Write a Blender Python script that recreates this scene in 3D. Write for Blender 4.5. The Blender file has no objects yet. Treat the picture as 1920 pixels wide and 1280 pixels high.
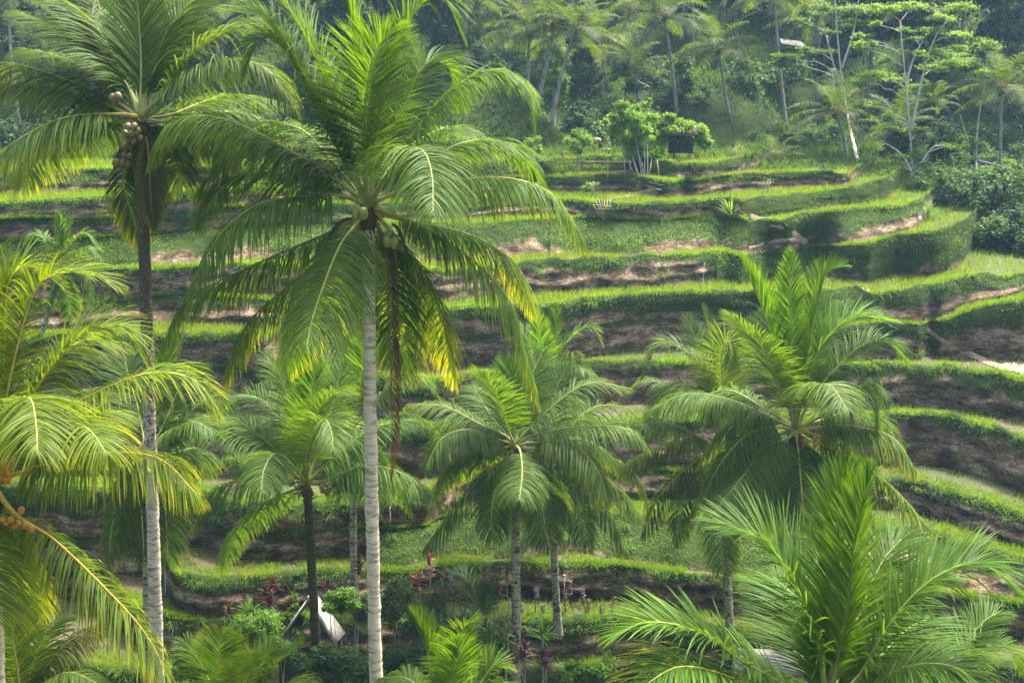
import bpy, math, random
import numpy as np
from mathutils import Vector

# ------------------------------------------------------------------ camera, sky, sun, exposure
SC = bpy.context.scene
COL = SC.collection
PITCH = math.radians(12.2)
FPX = 2500.0                       # focal length in pixels of the 1920 px wide photograph
cam_d = bpy.data.cameras.new('camera')
cam_d.sensor_width = 36.0
cam_d.lens = 36.0 * FPX / 1920.0
cam_d.clip_start = 0.1
cam_d.clip_end = 2000.0
cam = bpy.data.objects.new('camera', cam_d)
COL.objects.link(cam)
cam.location = (0, 0, 0)
cam.rotation_euler = (math.radians(90) - PITCH, 0, 0)
SC.camera = cam

SUN_EL, SUN_AZ = math.radians(62), math.radians(42)      # azimuth measured from +Y towards +X
world = bpy.data.worlds.new('World')
SC.world = world
world.use_nodes = True
wn = world.node_tree
wn.nodes.clear()
sky_n = wn.nodes.new('ShaderNodeTexSky')
sky_n.sky_type = 'NISHITA'
sky_n.sun_disc = False
sky_n.sun_elevation = SUN_EL
sky_n.sun_rotation = SUN_AZ
sky_n.air_density = 0.7
sky_n.dust_density = 9.0
bg_n = wn.nodes.new('ShaderNodeBackground')
bg_n.inputs["Strength"].default_value = 0.15
wo_n = wn.nodes.new('ShaderNodeOutputWorld')
wn.links.new(sky_n.outputs['Color'], bg_n.inputs['Color'])
wn.links.new(bg_n.outputs['Background'], wo_n.inputs['Surface'])

sun_d = bpy.data.lights.new('sun', 'SUN')
sun_d.energy = 3.6
sun_d.angle = math.radians(6)
sun_d.color = (1.0, 0.94, 0.80)
sun = bpy.data.objects.new('sun', sun_d)
COL.objects.link(sun)
to_sun = Vector((math.sin(SUN_AZ) * math.cos(SUN_EL), math.cos(SUN_AZ) * math.cos(SUN_EL), math.sin(SUN_EL)))
sun.rotation_euler = to_sun.to_track_quat('Z', 'Y').to_euler()

SC.view_settings.view_transform = 'Standard'
SC.view_settings.look = 'None'
SC.view_settings.gamma = 1.0
SC.view_settings.exposure = 2.15
SC.render.engine = 'CYCLES'
SC.cycles.use_denoising = True
SC.cycles.max_bounces = 6
SC.cycles.diffuse_bounces = 2
SC.cycles.glossy_bounces = 2
SC.cycles.transmission_bounces = 4
SC.cycles.volume_bounces = 0
SC.cycles.transparent_max_bounces = 6

# ------------------------------------------------------------------ helpers
rng = np.random.default_rng(7)
CP, SP = math.cos(PITCH), math.sin(PITCH)

def ray(px, py):
    """direction of the photograph's pixel (1920 x 1280), scaled to unit forward depth in the pitched camera"""
    x = (np.asarray(px, float) - 960.0) / FPX
    v = (640.0 - np.asarray(py, float)) / FPX
    return np.stack([x, CP + v * SP, -SP + v * CP], -1)

def at(px, py, d):
    r = ray(px, py)
    return r * (np.asarray(d, float) / r[..., 1])[..., None]

def _hash(ix, iy, iz, seed):
    h = (ix * 374761393 + iy * 668265263 + iz * 2147483647 + seed * 974634217) & 0xFFFFFFFF
    h = ((h ^ (h >> 13)) * 1274126177) & 0xFFFFFFFF
    h = ((h ^ (h >> 16)) * 2246822519) & 0xFFFFFFFF
    return ((h ^ (h >> 15)) & 0xFFFFFF) / float(0xFFFFFF)

def vnoise(x, y, z=0.0, seed=0):
    x, y, z = np.broadcast_arrays(np.asarray(x, float), np.asarray(y, float), np.asarray(z, float))
    ix, iy, iz = np.floor(x).astype(np.int64), np.floor(y).astype(np.int64), np.floor(z).astype(np.int64)
    fx, fy, fz = x - ix, y - iy, z - iz
    fx, fy, fz = (f * f * (3 - 2 * f) for f in (fx, fy, fz))
    out = 0
    for dx in (0, 1):
        for dy in (0, 1):
            for dz in (0, 1):
                w = (fx if dx else 1 - fx) * (fy if dy else 1 - fy) * (fz if dz else 1 - fz)
                out = out + w * _hash(ix + dx, iy + dy, iz + dz, seed)
    return out * 2 - 1

def fbm(x, y, z=0.0, seed=0, oct=4):
    s, a, o = 1.0, 1.0, 0
    for k in range(oct):
        o = o + a * vnoise(np.asarray(x) * s, np.asarray(y) * s, np.asarray(z) * s, seed + k)
        s *= 2.03
        a *= 0.5
    return o

def mesh(name, verts, faces, mats, col=None, smooth=False, mat_index=None):
    """verts (n,3); faces: list of int arrays (m,k) with one k each"""
    me = bpy.data.meshes.new(name)
    verts = np.ascontiguousarray(verts, np.float32)
    if not isinstance(faces, (list, tuple)):
        faces = [faces]
    faces = [np.asarray(f, np.int32) for f in faces if len(f)]
    loops = np.concatenate([f.ravel() for f in faces])
    tot = np.concatenate([np.full(len(f), f.shape[1], np.int32) for f in faces])
    start = np.concatenate([[0], np.cumsum(tot)[:-1]]).astype(np.int32)
    me.vertices.add(len(verts))
    me.vertices.foreach_set('co', verts.ravel())
    me.loops.add(len(loops))
    me.loops.foreach_set('vertex_index', loops)
    me.polygons.add(len(tot))
    me.polygons.foreach_set('loop_start', start)
    if smooth:
        me.polygons.foreach_set('use_smooth', np.ones(len(tot), bool))
    if mat_index is not None:
        me.polygons.foreach_set('material_index', np.asarray(mat_index, np.int32))
    if col is not None:
        c = np.ones((len(verts), 4), np.float32)
        c[:, :3] = col
        a = me.attributes.new('Col', 'FLOAT_COLOR', 'POINT')
        a.data.foreach_set('color', c.ravel())
    for m in (mats if isinstance(mats, (list, tuple)) else [mats]):
        me.materials.append(m)
    me.update(calc_edges=True)
    me.validate()
    return me

def obj(name, data, parent=None, loc=(0, 0, 0)):
    o = bpy.data.objects.new(name, data)
    COL.objects.link(o)
    o.location = [float(v) for v in loc]
    if parent is not None:
        o.parent = parent
    return o

def tag(o, label=None, cat=None, group=None, kind=None):
    if label:
        o['label'] = label
    if cat:
        o['category'] = cat
    if group:
        o['group'] = group
    if kind:
        o['kind'] = kind
    return o

def thing(name, label, cat, loc, group=None):
    return tag(obj(name, None, None, loc), label, cat, group)

def unit(v):
    v = np.asarray(v, float)
    return v / np.maximum(np.linalg.norm(v, axis=-1, keepdims=True), 1e-9)

class MB:
    """collects pieces of one mesh"""
    def __init__(s):
        s.v, s.f, s.c, s.n = [], {}, [], 0
    def add(s, v, faces, col=(1, 1, 1)):
        v = np.asarray(v, float)
        for f in (faces if isinstance(faces, list) else [faces]):
            f = np.asarray(f)
            if len(f):
                s.f.setdefault(f.shape[1], []).append(f + s.n)
        s.v.append(v)
        s.c.append(np.broadcast_to(np.asarray(col, float), (len(v), 3)))
        s.n += len(v)
    def build(s, name, mats, smooth=False):
        return mesh(name, np.concatenate(s.v), [np.concatenate(f) for f in s.f.values()], mats, np.concatenate(s.c), smooth)

def tube_arrays(pts, rad, seg=8, cap=True):
    pts = np.asarray(pts, float)
    n = len(pts)
    rad = np.broadcast_to(np.asarray(rad, float), (n,))
    T = unit(np.gradient(pts, axis=0))
    ref = np.array([1.0, 0, 0]) if abs(T[:, 0]).mean() < 0.8 else np.array([0, 1.0, 0])
    B = unit(np.cross(T, ref))
    N = np.cross(B, T)
    a = np.linspace(0, 2 * math.pi, seg, endpoint=False)
    v = pts[:, None] + rad[:, None, None] * (np.cos(a)[None, :, None] * B[:, None] + np.sin(a)[None, :, None] * N[:, None])
    v = v.reshape(-1, 3)
    i = np.arange(n - 1)[:, None] * seg
    j = np.arange(seg)[None]
    k = (j + 1) % seg
    q = np.stack([i + j, i + k, i + seg + k, i + seg + j], -1).reshape(-1, 4)
    fs = [q]
    if cap:
        v = np.concatenate([v, pts[:1], pts[-1:]])
        c0, c1 = n * seg, n * seg + 1
        jj = np.arange(seg)
        kk = (jj + 1) % seg
        fs.append(np.concatenate([np.stack([np.full(seg, c0), kk, jj], -1),
                                  np.stack([np.full(seg, c1), (n - 1) * seg + jj, (n - 1) * seg + kk], -1)]))
    return v, fs

def spline(pts, n=40):
    """Catmull-Rom through pts, resampled evenly by arc length"""
    p = np.asarray(pts, float)
    p = np.concatenate([2 * p[:1] - p[1:2], p, 2 * p[-1:] - p[-2:-1]])
    out = []
    for i in range(1, len(p) - 2):
        t = np.linspace(0, 1, 24, endpoint=False)[:, None]
        a, b, c, d = p[i - 1], p[i], p[i + 1], p[i + 2]
        out.append(0.5 * (2 * b + (c - a) * t + (2 * a - 5 * b + 4 * c - d) * t ** 2 + (3 * b - a - 3 * c + d) * t ** 3))
    out.append(p[-2:-1])
    q = np.concatenate(out)
    L = np.concatenate([[0], np.cumsum(np.linalg.norm(np.diff(q, axis=0), axis=1))])
    s = np.linspace(0, L[-1], n)
    return np.stack([np.interp(s, L, q[:, k]) for k in range(q.shape[1])], -1)

BOX_F = np.array([[0, 3, 2, 1], [4, 5, 6, 7], [0, 1, 5, 4], [1, 2, 6, 5], [2, 3, 7, 6], [3, 0, 4, 7]])
def box_arrays(c, s, rz=0.0):
    x, y, z = np.asarray(s, float) / 2
    v = np.array([[-x, -y, -z], [x, -y, -z], [x, y, -z], [-x, y, -z], [-x, -y, z], [x, -y, z], [x, y, z], [-x, y, z]])
    ca, sa = math.cos(rz), math.sin(rz)
    v = np.stack([v[:, 0] * ca - v[:, 1] * sa, v[:, 0] * sa + v[:, 1] * ca, v[:, 2]], -1)
    return v + np.asarray(c, float), [BOX_F]

# ------------------------------------------------------------------ materials
def new_mat(name):
    m = bpy.data.materials.new(name)
    m.use_nodes = True
    nt = m.node_tree
    nt.nodes.clear()
    out = nt.nodes.new('ShaderNodeOutputMaterial')
    return m, nt, out

def N(nt, t, **kw):
    n = nt.nodes.new(t)
    for k, v in kw.items():
        if k.startswith('i_'):
            n.inputs[k[2:].replace('_', ' ')].default_value = v
        else:
            setattr(n, k, v)
    return n

def leaf_mat(name, rough=0.4, trans=0.45, tint=(1.5, 1.35, 0.45), spec=0.5, coat=0.0):
    m, nt, out = new_mat(name)
    a = N(nt, 'ShaderNodeAttribute', attribute_name='Col')
    p = N(nt, 'ShaderNodeBsdfPrincipled')
    p.inputs['Roughness'].default_value = rough
    p.inputs['Specular IOR Level'].default_value = spec
    p.inputs['Coat Weight'].default_value = coat
    p.inputs['Coat Roughness'].default_value = 0.25
    t = N(nt, 'ShaderNodeBsdfTranslucent')
    mu = N(nt, 'ShaderNodeMix', data_type='RGBA', blend_type='MULTIPLY')
    mu.inputs['Factor'].default_value = 1.0
    mu.inputs['B'].default_value = (*tint, 1)
    mx = N(nt, 'ShaderNodeMixShader')
    mx.inputs[0].default_value = trans
    nt.links.new(a.outputs['Color'], p.inputs['Base Color'])
    nt.links.new(a.outputs['Color'], mu.inputs['A'])
    nt.links.new(mu.outputs['Result'], t.inputs['Color'])
    nt.links.new(p.outputs[0], mx.inputs[1])
    nt.links.new(t.outputs[0], mx.inputs[2])
    nt.links.new(mx.outputs[0], out.inputs['Surface'])
    return m

def plain_mat(name, col, rough=0.7, noise=0.25, scale=6.0, bump=0.3, spec=0.3, use_attr=False, zstretch=1.0):
    m, nt, out = new_mat(name)
    p = N(nt, 'ShaderNodeBsdfPrincipled')
    p.inputs['Roughness'].default_value = rough
    p.inputs['Specular IOR Level'].default_value = spec
    tc = N(nt, 'ShaderNodeTexCoord')
    mp = N(nt, 'ShaderNodeMapping')
    mp.inputs['Scale'].default_value = (1, 1, zstretch)
    nz = N(nt, 'ShaderNodeTexNoise', i_Scale=scale, i_Detail=6.0, i_Roughness=0.65)
    mr = N(nt, 'ShaderNodeMapRange')
    mr.inputs['From Min'].default_value = 0.3
    mr.inputs['From Max'].default_value = 0.7
    mr.inputs['To Min'].default_value = 1 - noise
    mr.inputs['To Max'].default_value = 1 + noise
    mu = N(nt, 'ShaderNodeMix', data_type='RGBA', blend_type='MULTIPLY')
    mu.inputs['Factor'].default_value = 1.0
    if use_attr:
        a = N(nt, 'ShaderNodeAttribute', attribute_name='Col')
        nt.links.new(a.outputs['Color'], mu.inputs['A'])
    else:
        mu.inputs['A'].default_value = (*col, 1)
    bp = N(nt, 'ShaderNodeBump', i_Strength=bump, i_Distance=0.05)
    nt.links.new(tc.outputs['Object'], mp.inputs['Vector'])
    nt.links.new(mp.outputs['Vector'], nz.inputs['Vector'])
    nt.links.new(nz.outputs['Fac'], mr.inputs['Value'])
    nt.links.new(mr.outputs['Result'], mu.inputs['B'])
    nt.links.new(mu.outputs['Result'], p.inputs['Base Color'])
    nt.links.new(nz.outputs['Fac'], bp.inputs['Height'])
    nt.links.new(bp.outputs['Normal'], p.inputs['Normal'])
    nt.links.new(p.outputs[0], out.inputs['Surface'])
    return m

def soil_mat():
    m, nt, out = new_mat('terrace_earth')
    p = N(nt, 'ShaderNodeBsdfPrincipled')
    p.inputs['Roughness'].default_value = 0.95
    p.inputs['Specular IOR Level'].default_value = 0.06
    tc = N(nt, 'ShaderNodeTexCoord')
    mp = N(nt, 'ShaderNodeMapping')
    mp.inputs['Scale'].default_value = (1.0, 1.0, 2.8)
    n1 = N(nt, 'ShaderNodeTexNoise', i_Scale=1.1, i_Detail=9.0, i_Roughness=0.68)
    n2 = N(nt, 'ShaderNodeTexNoise', i_Scale=11.0, i_Detail=7.0, i_Roughness=0.8)
    vo = N(nt, 'ShaderNodeTexVoronoi', feature='DISTANCE_TO_EDGE', i_Scale=2.4)
    vr = N(nt, 'ShaderNodeMapRange')
    vr.inputs['From Max'].default_value = 0.09
    vr.inputs['To Min'].default_value = 0.35
    vw = N(nt, 'ShaderNodeMix', data_type='RGBA', blend_type='ADD')
    vw.inputs['Factor'].default_value = 0.45
    mv_ = N(nt, 'ShaderNodeMix', data_type='RGBA', blend_type='MULTIPLY')
    mv_.inputs['Factor'].default_value = 0.8
    n3 = N(nt, 'ShaderNodeTexNoise', i_Scale=0.35, i_Detail=3.0)
    r = N(nt, 'ShaderNodeValToRGB')
    e = r.color_ramp.elements
    e[0].position, e[0].color = 0.36, (0.036, 0.026, 0.018, 1)
    e[1].position, e[1].color = 0.66, (0.30, 0.25, 0.185, 1)
    k = r.color_ramp.elements.new(0.5)
    k.color = (0.125, 0.100, 0.072, 1)
    r3 = N(nt, 'ShaderNodeValToRGB')
    r3.color_ramp.elements[0].position, r3.color_ramp.elements[0].color = 0.38, (1.0, 0.94, 0.88, 1)
    r3.color_ramp.elements[1].position, r3.color_ramp.elements[1].color = 0.66, (1.4, 1.28, 1.14, 1)
    mu = N(nt, 'ShaderNodeMix', data_type='RGBA', blend_type='MULTIPLY')
    mu.inputs['Factor'].default_value = 1.0
    r2 = N(nt, 'ShaderNodeMapRange')
    r2.inputs['From Min'].default_value, r2.inputs['From Max'].default_value = 0.3, 0.7
    r2.inputs['To Min'].default_value, r2.inputs['To Max'].default_value = 0.3, 1.8
    mu2 = N(nt, 'ShaderNodeMix', data_type='RGBA', blend_type='MULTIPLY')
    mu2.inputs['Factor'].default_value = 1.0
    at_ = N(nt, 'ShaderNodeAttribute', attribute_name='Col')
    sep = N(nt, 'ShaderNodeSeparateColor')
    gm = N(nt, 'ShaderNodeMix', data_type='RGBA')
    gm.inputs['B'].default_value = (0.034, 0.058, 0.012, 1)
    wet = N(nt, 'ShaderNodeMix', data_type='RGBA', blend_type='MULTIPLY')
    wet.inputs['B'].default_value = (0.45, 0.43, 0.42, 1)
    bp = N(nt, 'ShaderNodeBump', i_Strength=1.0, i_Distance=0.3)
    ad = N(nt, 'ShaderNodeMath', operation='MULTIPLY_ADD')
    ad.inputs[1].default_value = 0.35
    L = nt.links.new
    L(tc.outputs['Object'], mp.inputs['Vector'])
    L(mp.outputs['Vector'], n1.inputs['Vector'])
    L(tc.outputs['Object'], n2.inputs['Vector'])
    L(tc.outputs['Object'], n3.inputs['Vector'])
    L(n1.outputs['Fac'], r.inputs['Fac'])
    L(n3.outputs['Fac'], r3.inputs['Fac'])
    L(r.outputs['Color'], mu.inputs['A'])
    L(r3.outputs['Color'], mu.inputs['B'])
    L(n2.outputs['Fac'], r2.inputs['Value'])
    L(mu.outputs['Result'], mu2.inputs['A'])
    L(r2.outputs['Result'], mu2.inputs['B'])
    L(at_.outputs['Color'], sep.inputs['Color'])
    L(sep.outputs['Green'], wet.inputs['Factor'])
    L(mp.outputs['Vector'], vw.inputs['A'])
    L(n1.outputs['Color'], vw.inputs['B'])
    L(vw.outputs['Result'], vo.inputs['Vector'])
    L(vo.outputs['Distance'], vr.inputs['Value'])
    L(mu2.outputs['Result'], mv_.inputs['A'])
    L(vr.outputs['Result'], mv_.inputs['B'])
    L(mv_.outputs['Result'], wet.inputs['A'])
    L(sep.outputs['Red'], gm.inputs['Factor'])
    L(wet.outputs['Result'], gm.inputs['A'])
    L(gm.outputs['Result'], p.inputs['Base Color'])
    L(n2.outputs['Fac'], ad.inputs[0])
    L(n1.outputs['Fac'], ad.inputs[2])
    L(ad.outputs[0], bp.inputs['Height'])
    L(bp.outputs['Normal'], p.inputs['Normal'])
    L(p.outputs[0], out.inputs['Surface'])
    return m

def paddy_mat():
    """tread of a terrace: mud, wet hollows and thin growth"""
    m, nt, out = new_mat('paddy_mud')
    p = N(nt, 'ShaderNodeBsdfPrincipled')
    sr = N(nt, 'ShaderNodeMapRange')
    sr.inputs['To Min'].default_value, sr.inputs['To Max'].default_value = 0.35, 0.0
    tc = N(nt, 'ShaderNodeTexCoord')
    n1 = N(nt, 'ShaderNodeTexNoise', i_Scale=0.8, i_Detail=7.0, i_Roughness=0.6)
    n2 = N(nt, 'ShaderNodeTexNoise', i_Scale=6.0, i_Detail=5.0)
    r = N(nt, 'ShaderNodeValToRGB')
    e = r.color_ramp.elements
    e[0].position, e[0].color = 0.35, (0.022, 0.016, 0.010, 1)
    e[1].position, e[1].color = 0.7, (0.075, 0.055, 0.032, 1)
    rr = N(nt, 'ShaderNodeMapRange')
    rr.inputs['From Min'].default_value, rr.inputs['From Max'].default_value = 0.4, 0.6
    rr.inputs['To Min'].default_value, rr.inputs['To Max'].default_value = 0.05, 0.95
    at_ = N(nt, 'ShaderNodeAttribute', attribute_name='Col')
    sep = N(nt, 'ShaderNodeSeparateColor')
    gm = N(nt, 'ShaderNodeMix', data_type='RGBA')
    gm.inputs['B'].default_value = (0.036, 0.060, 0.011, 1)
    gr = N(nt, 'ShaderNodeMix', data_type='FLOAT')
    gr.inputs['B'].default_value = 0.9
    bp = N(nt, 'ShaderNodeBump', i_Strength=0.25, i_Distance=0.04)
    L = nt.links.new
    L(tc.outputs['Object'], n1.inputs['Vector'])
    L(tc.outputs['Object'], n2.inputs['Vector'])
    L(n1.outputs['Fac'], r.inputs['Fac'])
    L(n1.outputs['Fac'], rr.inputs['Value'])
    L(at_.outputs['Color'], sep.inputs['Color'])
    L(sep.outputs['Red'], gm.inputs['Factor'])
    L(r.outputs['Color'], gm.inputs['A'])
    L(gm.outputs['Result'], p.inputs['Base Color'])
    L(sep.outputs['Red'], gr.inputs['Factor'])
    L(sep.outputs['Red'], sr.inputs['Value'])
    L(sr.outputs['Result'], p.inputs['Specular IOR Level'])
    L(rr.outputs['Result'], gr.inputs['A'])
    L(gr.outputs['Result'], p.inputs['Roughness'])
    L(n2.outputs['Fac'], bp.inputs['Height'])
    L(bp.outputs['Normal'], p.inputs['Normal'])
    L(p.outputs[0], out.inputs['Surface'])
    return m

def bark_mat(name, light, dark, ring=9.0, moss=0.35, moss_col=(0.02, 0.03, 0.008), noise_scale=5.0, zmoss=None):
    m, nt, out = new_mat(name)
    p = N(nt, 'ShaderNodeBsdfPrincipled')
    p.inputs['Roughness'].default_value = 0.85
    p.inputs['Specular IOR Level'].default_value = 0.2
    tc = N(nt, 'ShaderNodeTexCoord')
    mp = N(nt, 'ShaderNodeMapping')
    mp.inputs['Scale'].default_value = (2.0, 2.0, ring)
    n1 = N(nt, 'ShaderNodeTexNoise', i_Scale=1.6, i_Detail=5.0, i_Roughness=0.7)
    n2 = N(nt, 'ShaderNodeTexNoise', i_Scale=noise_scale, i_Detail=6.0, i_Roughness=0.7)
    r = N(nt, 'ShaderNodeValToRGB')
    e = r.color_ramp.elements
    e[0].position, e[0].color = 0.36, (*dark, 1)
    e[1].position, e[1].color = 0.52, (*light, 1)
    r2 = N(nt, 'ShaderNodeValToRGB')
    r2.color_ramp.elements[0].position = 0.62 - moss * 0.3
    r2.color_ramp.elements[0].color = (0, 0, 0, 1)
    r2.color_ramp.elements[1].position = 0.72 - moss * 0.3
    r2.color_ramp.elements[1].color = (1, 1, 1, 1)
    gm = N(nt, 'ShaderNodeMix', data_type='RGBA')
    gm.inputs['B'].default_value = (*moss_col, 1)
    bp = N(nt, 'ShaderNodeBump', i_Strength=0.7, i_Distance=0.03)
    L = nt.links.new
    L(tc.outputs['Object'], mp.inputs['Vector'])
    L(mp.outputs['Vector'], n1.inputs['Vector'])
    L(tc.outputs['Object'], n2.inputs['Vector'])
    L(n1.outputs['Fac'], r.inputs['Fac'])
    L(n2.outputs['Fac'], r2.inputs['Fac'])
    if zmoss:
        sp = N(nt, 'ShaderNodeSeparateXYZ')
        mr = N(nt, 'ShaderNodeMapRange')
        mr.inputs['From Min'].default_value, mr.inputs['From Max'].default_value = zmoss
        mr.inputs['To Min'].default_value, mr.inputs['To Max'].default_value = -0.12, 0.3
        sm = N(nt, 'ShaderNodeMath', operation='ADD')
        L(tc.outputs['Object'], sp.inputs[0])
        L(sp.outputs['Z'], mr.inputs['Value'])
        L(mr.outputs['Result'], sm.inputs[0])
        L(n2.outputs['Fac'], sm.inputs[1])
        L(sm.outputs[0], r2.inputs['Fac'])
    L(r2.outputs['Color'], gm.inputs['Factor'])
    L(r.outputs['Color'], gm.inputs['A'])
    L(gm.outputs['Result'], p.inputs['Base Color'])
    L(n1.outputs['Fac'], bp.inputs['Height'])
    L(bp.outputs['Normal'], p.inputs['Normal'])
    L(p.outputs[0], out.inputs['Surface'])
    return m

M = dict(
    soil=soil_mat(), paddy=paddy_mat(),
    grass=leaf_mat('grass_blade', 0.6, 0.5, (1.7, 1.35, 0.4), 0.2),
    frond=leaf_mat('palm_leaflet', 0.55, 0.50, (2.1, 1.8, 0.2), 0.15),
    midrib=plain_mat('palm_midrib', (0.3, 0.28, 0.06), 0.5, 0.2, 8, 0.1, 0.4, use_attr=True),
    leaf=leaf_mat('broad_leaf', 0.6, 0.45, (1.7, 1.5, 0.5), 0.2),
    bark=bark_mat('pale_palm_bark', (0.54, 0.47, 0.38), (0.22, 0.175, 0.13), 9.0, -0.12, (0.16, 0.13, 0.095), 3.0),
    bark_moss=bark_mat('mossy_palm_bark', (0.30, 0.28, 0.23), (0.06, 0.05, 0.04), 9.0, 0.35),
    bark_top=bark_mat('palm_bark_black_at_top', (0.46, 0.41, 0.34), (0.17, 0.14, 0.11), 9.0, 0.05, (0.07, 0.056, 0.04), 16.0, (4.5, 12.5)),
    bark_dark=bark_mat('black_mossy_palm_bark', (0.045, 0.04, 0.03), (0.012, 0.011, 0.009), 8.0, 0.32, (0.03, 0.04, 0.008), 9.0),
    tree_bark=bark_mat('pale_tree_bark', (0.26, 0.25, 0.22), (0.12, 0.11, 0.09), 2.0, 0.0),
    white_bark=bark_mat('whitish_tree_bark', (0.46, 0.44, 0.40), (0.24, 0.22, 0.19), 2.0, 0.0),
    fibre=plain_mat('crown_fibre', (0.07, 0.045, 0.025), 0.95, 0.5, 14, 0.8, 0.1),
    nut_green=plain_mat('green_husk', (0.17, 0.20, 0.03), 0.45, 0.25, 10, 0.1, 0.4),
    nut_brown=plain_mat('brown_green_husk', (0.13, 0.11, 0.03), 0.5, 0.35, 10, 0.1, 0.4),
    nut_orange=plain_mat('orange_husk', (0.42, 0.19, 0.02), 0.45, 0.25, 10, 0.1, 0.4),
    bamboo=plain_mat('bamboo', (0.36, 0.28, 0.15), 0.55, 0.3, 12, 0.2, 0.4),
    dark_wood=plain_mat('dark_weathered_wood', (0.035, 0.03, 0.027), 0.85, 0.4, 9, 0.4, 0.2),
    thatch=plain_mat('straw_thatch', (0.34, 0.25, 0.12), 0.9, 0.35, 20, 0.6, 0.2),
    white_sheet=plain_mat('white_metal_sheet', (0.33, 0.32, 0.29), 0.6, 0.4, 3.0, 0.2, 0.2),
    concrete=plain_mat('pale_concrete', (0.20, 0.19, 0.17), 0.8, 0.2, 4, 0.2, 0.3),
    brick_red=plain_mat('reddish_render', (0.24, 0.11, 0.085), 0.85, 0.25, 5, 0.3, 0.2),
    dirt=plain_mat('trodden_dirt', (0.20, 0.145, 0.105), 0.9, 0.35, 3.5, 0.7, 0.2),
    sign_white=plain_mat('white_board', (0.75, 0.75, 0.73), 0.5, 0.05, 4, 0.05, 0.4),
    flower=leaf_mat('petal', 0.5, 0.35, (1.2, 0.9, 0.8), 0.3),
)
wm, nt, out = new_mat('falling_water')
p_ = N(nt, 'ShaderNodeBsdfPrincipled')
p_.inputs['Base Color'].default_value = (0.75, 0.8, 0.85, 1)
p_.inputs['Roughness'].default_value = 0.15
p_.inputs['Transmission Weight'].default_value = 0.35
p_.inputs['IOR'].default_value = 1.33
nt.links.new(p_.outputs[0], out.inputs['Surface'])
M['water_fall'] = wm
# ------------------------------------------------------------------ rice terraces
U = np.arange(-0.52, 0.5201, 0.0008)
NC = len(U)
Z_FLOOR = -20.3
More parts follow.
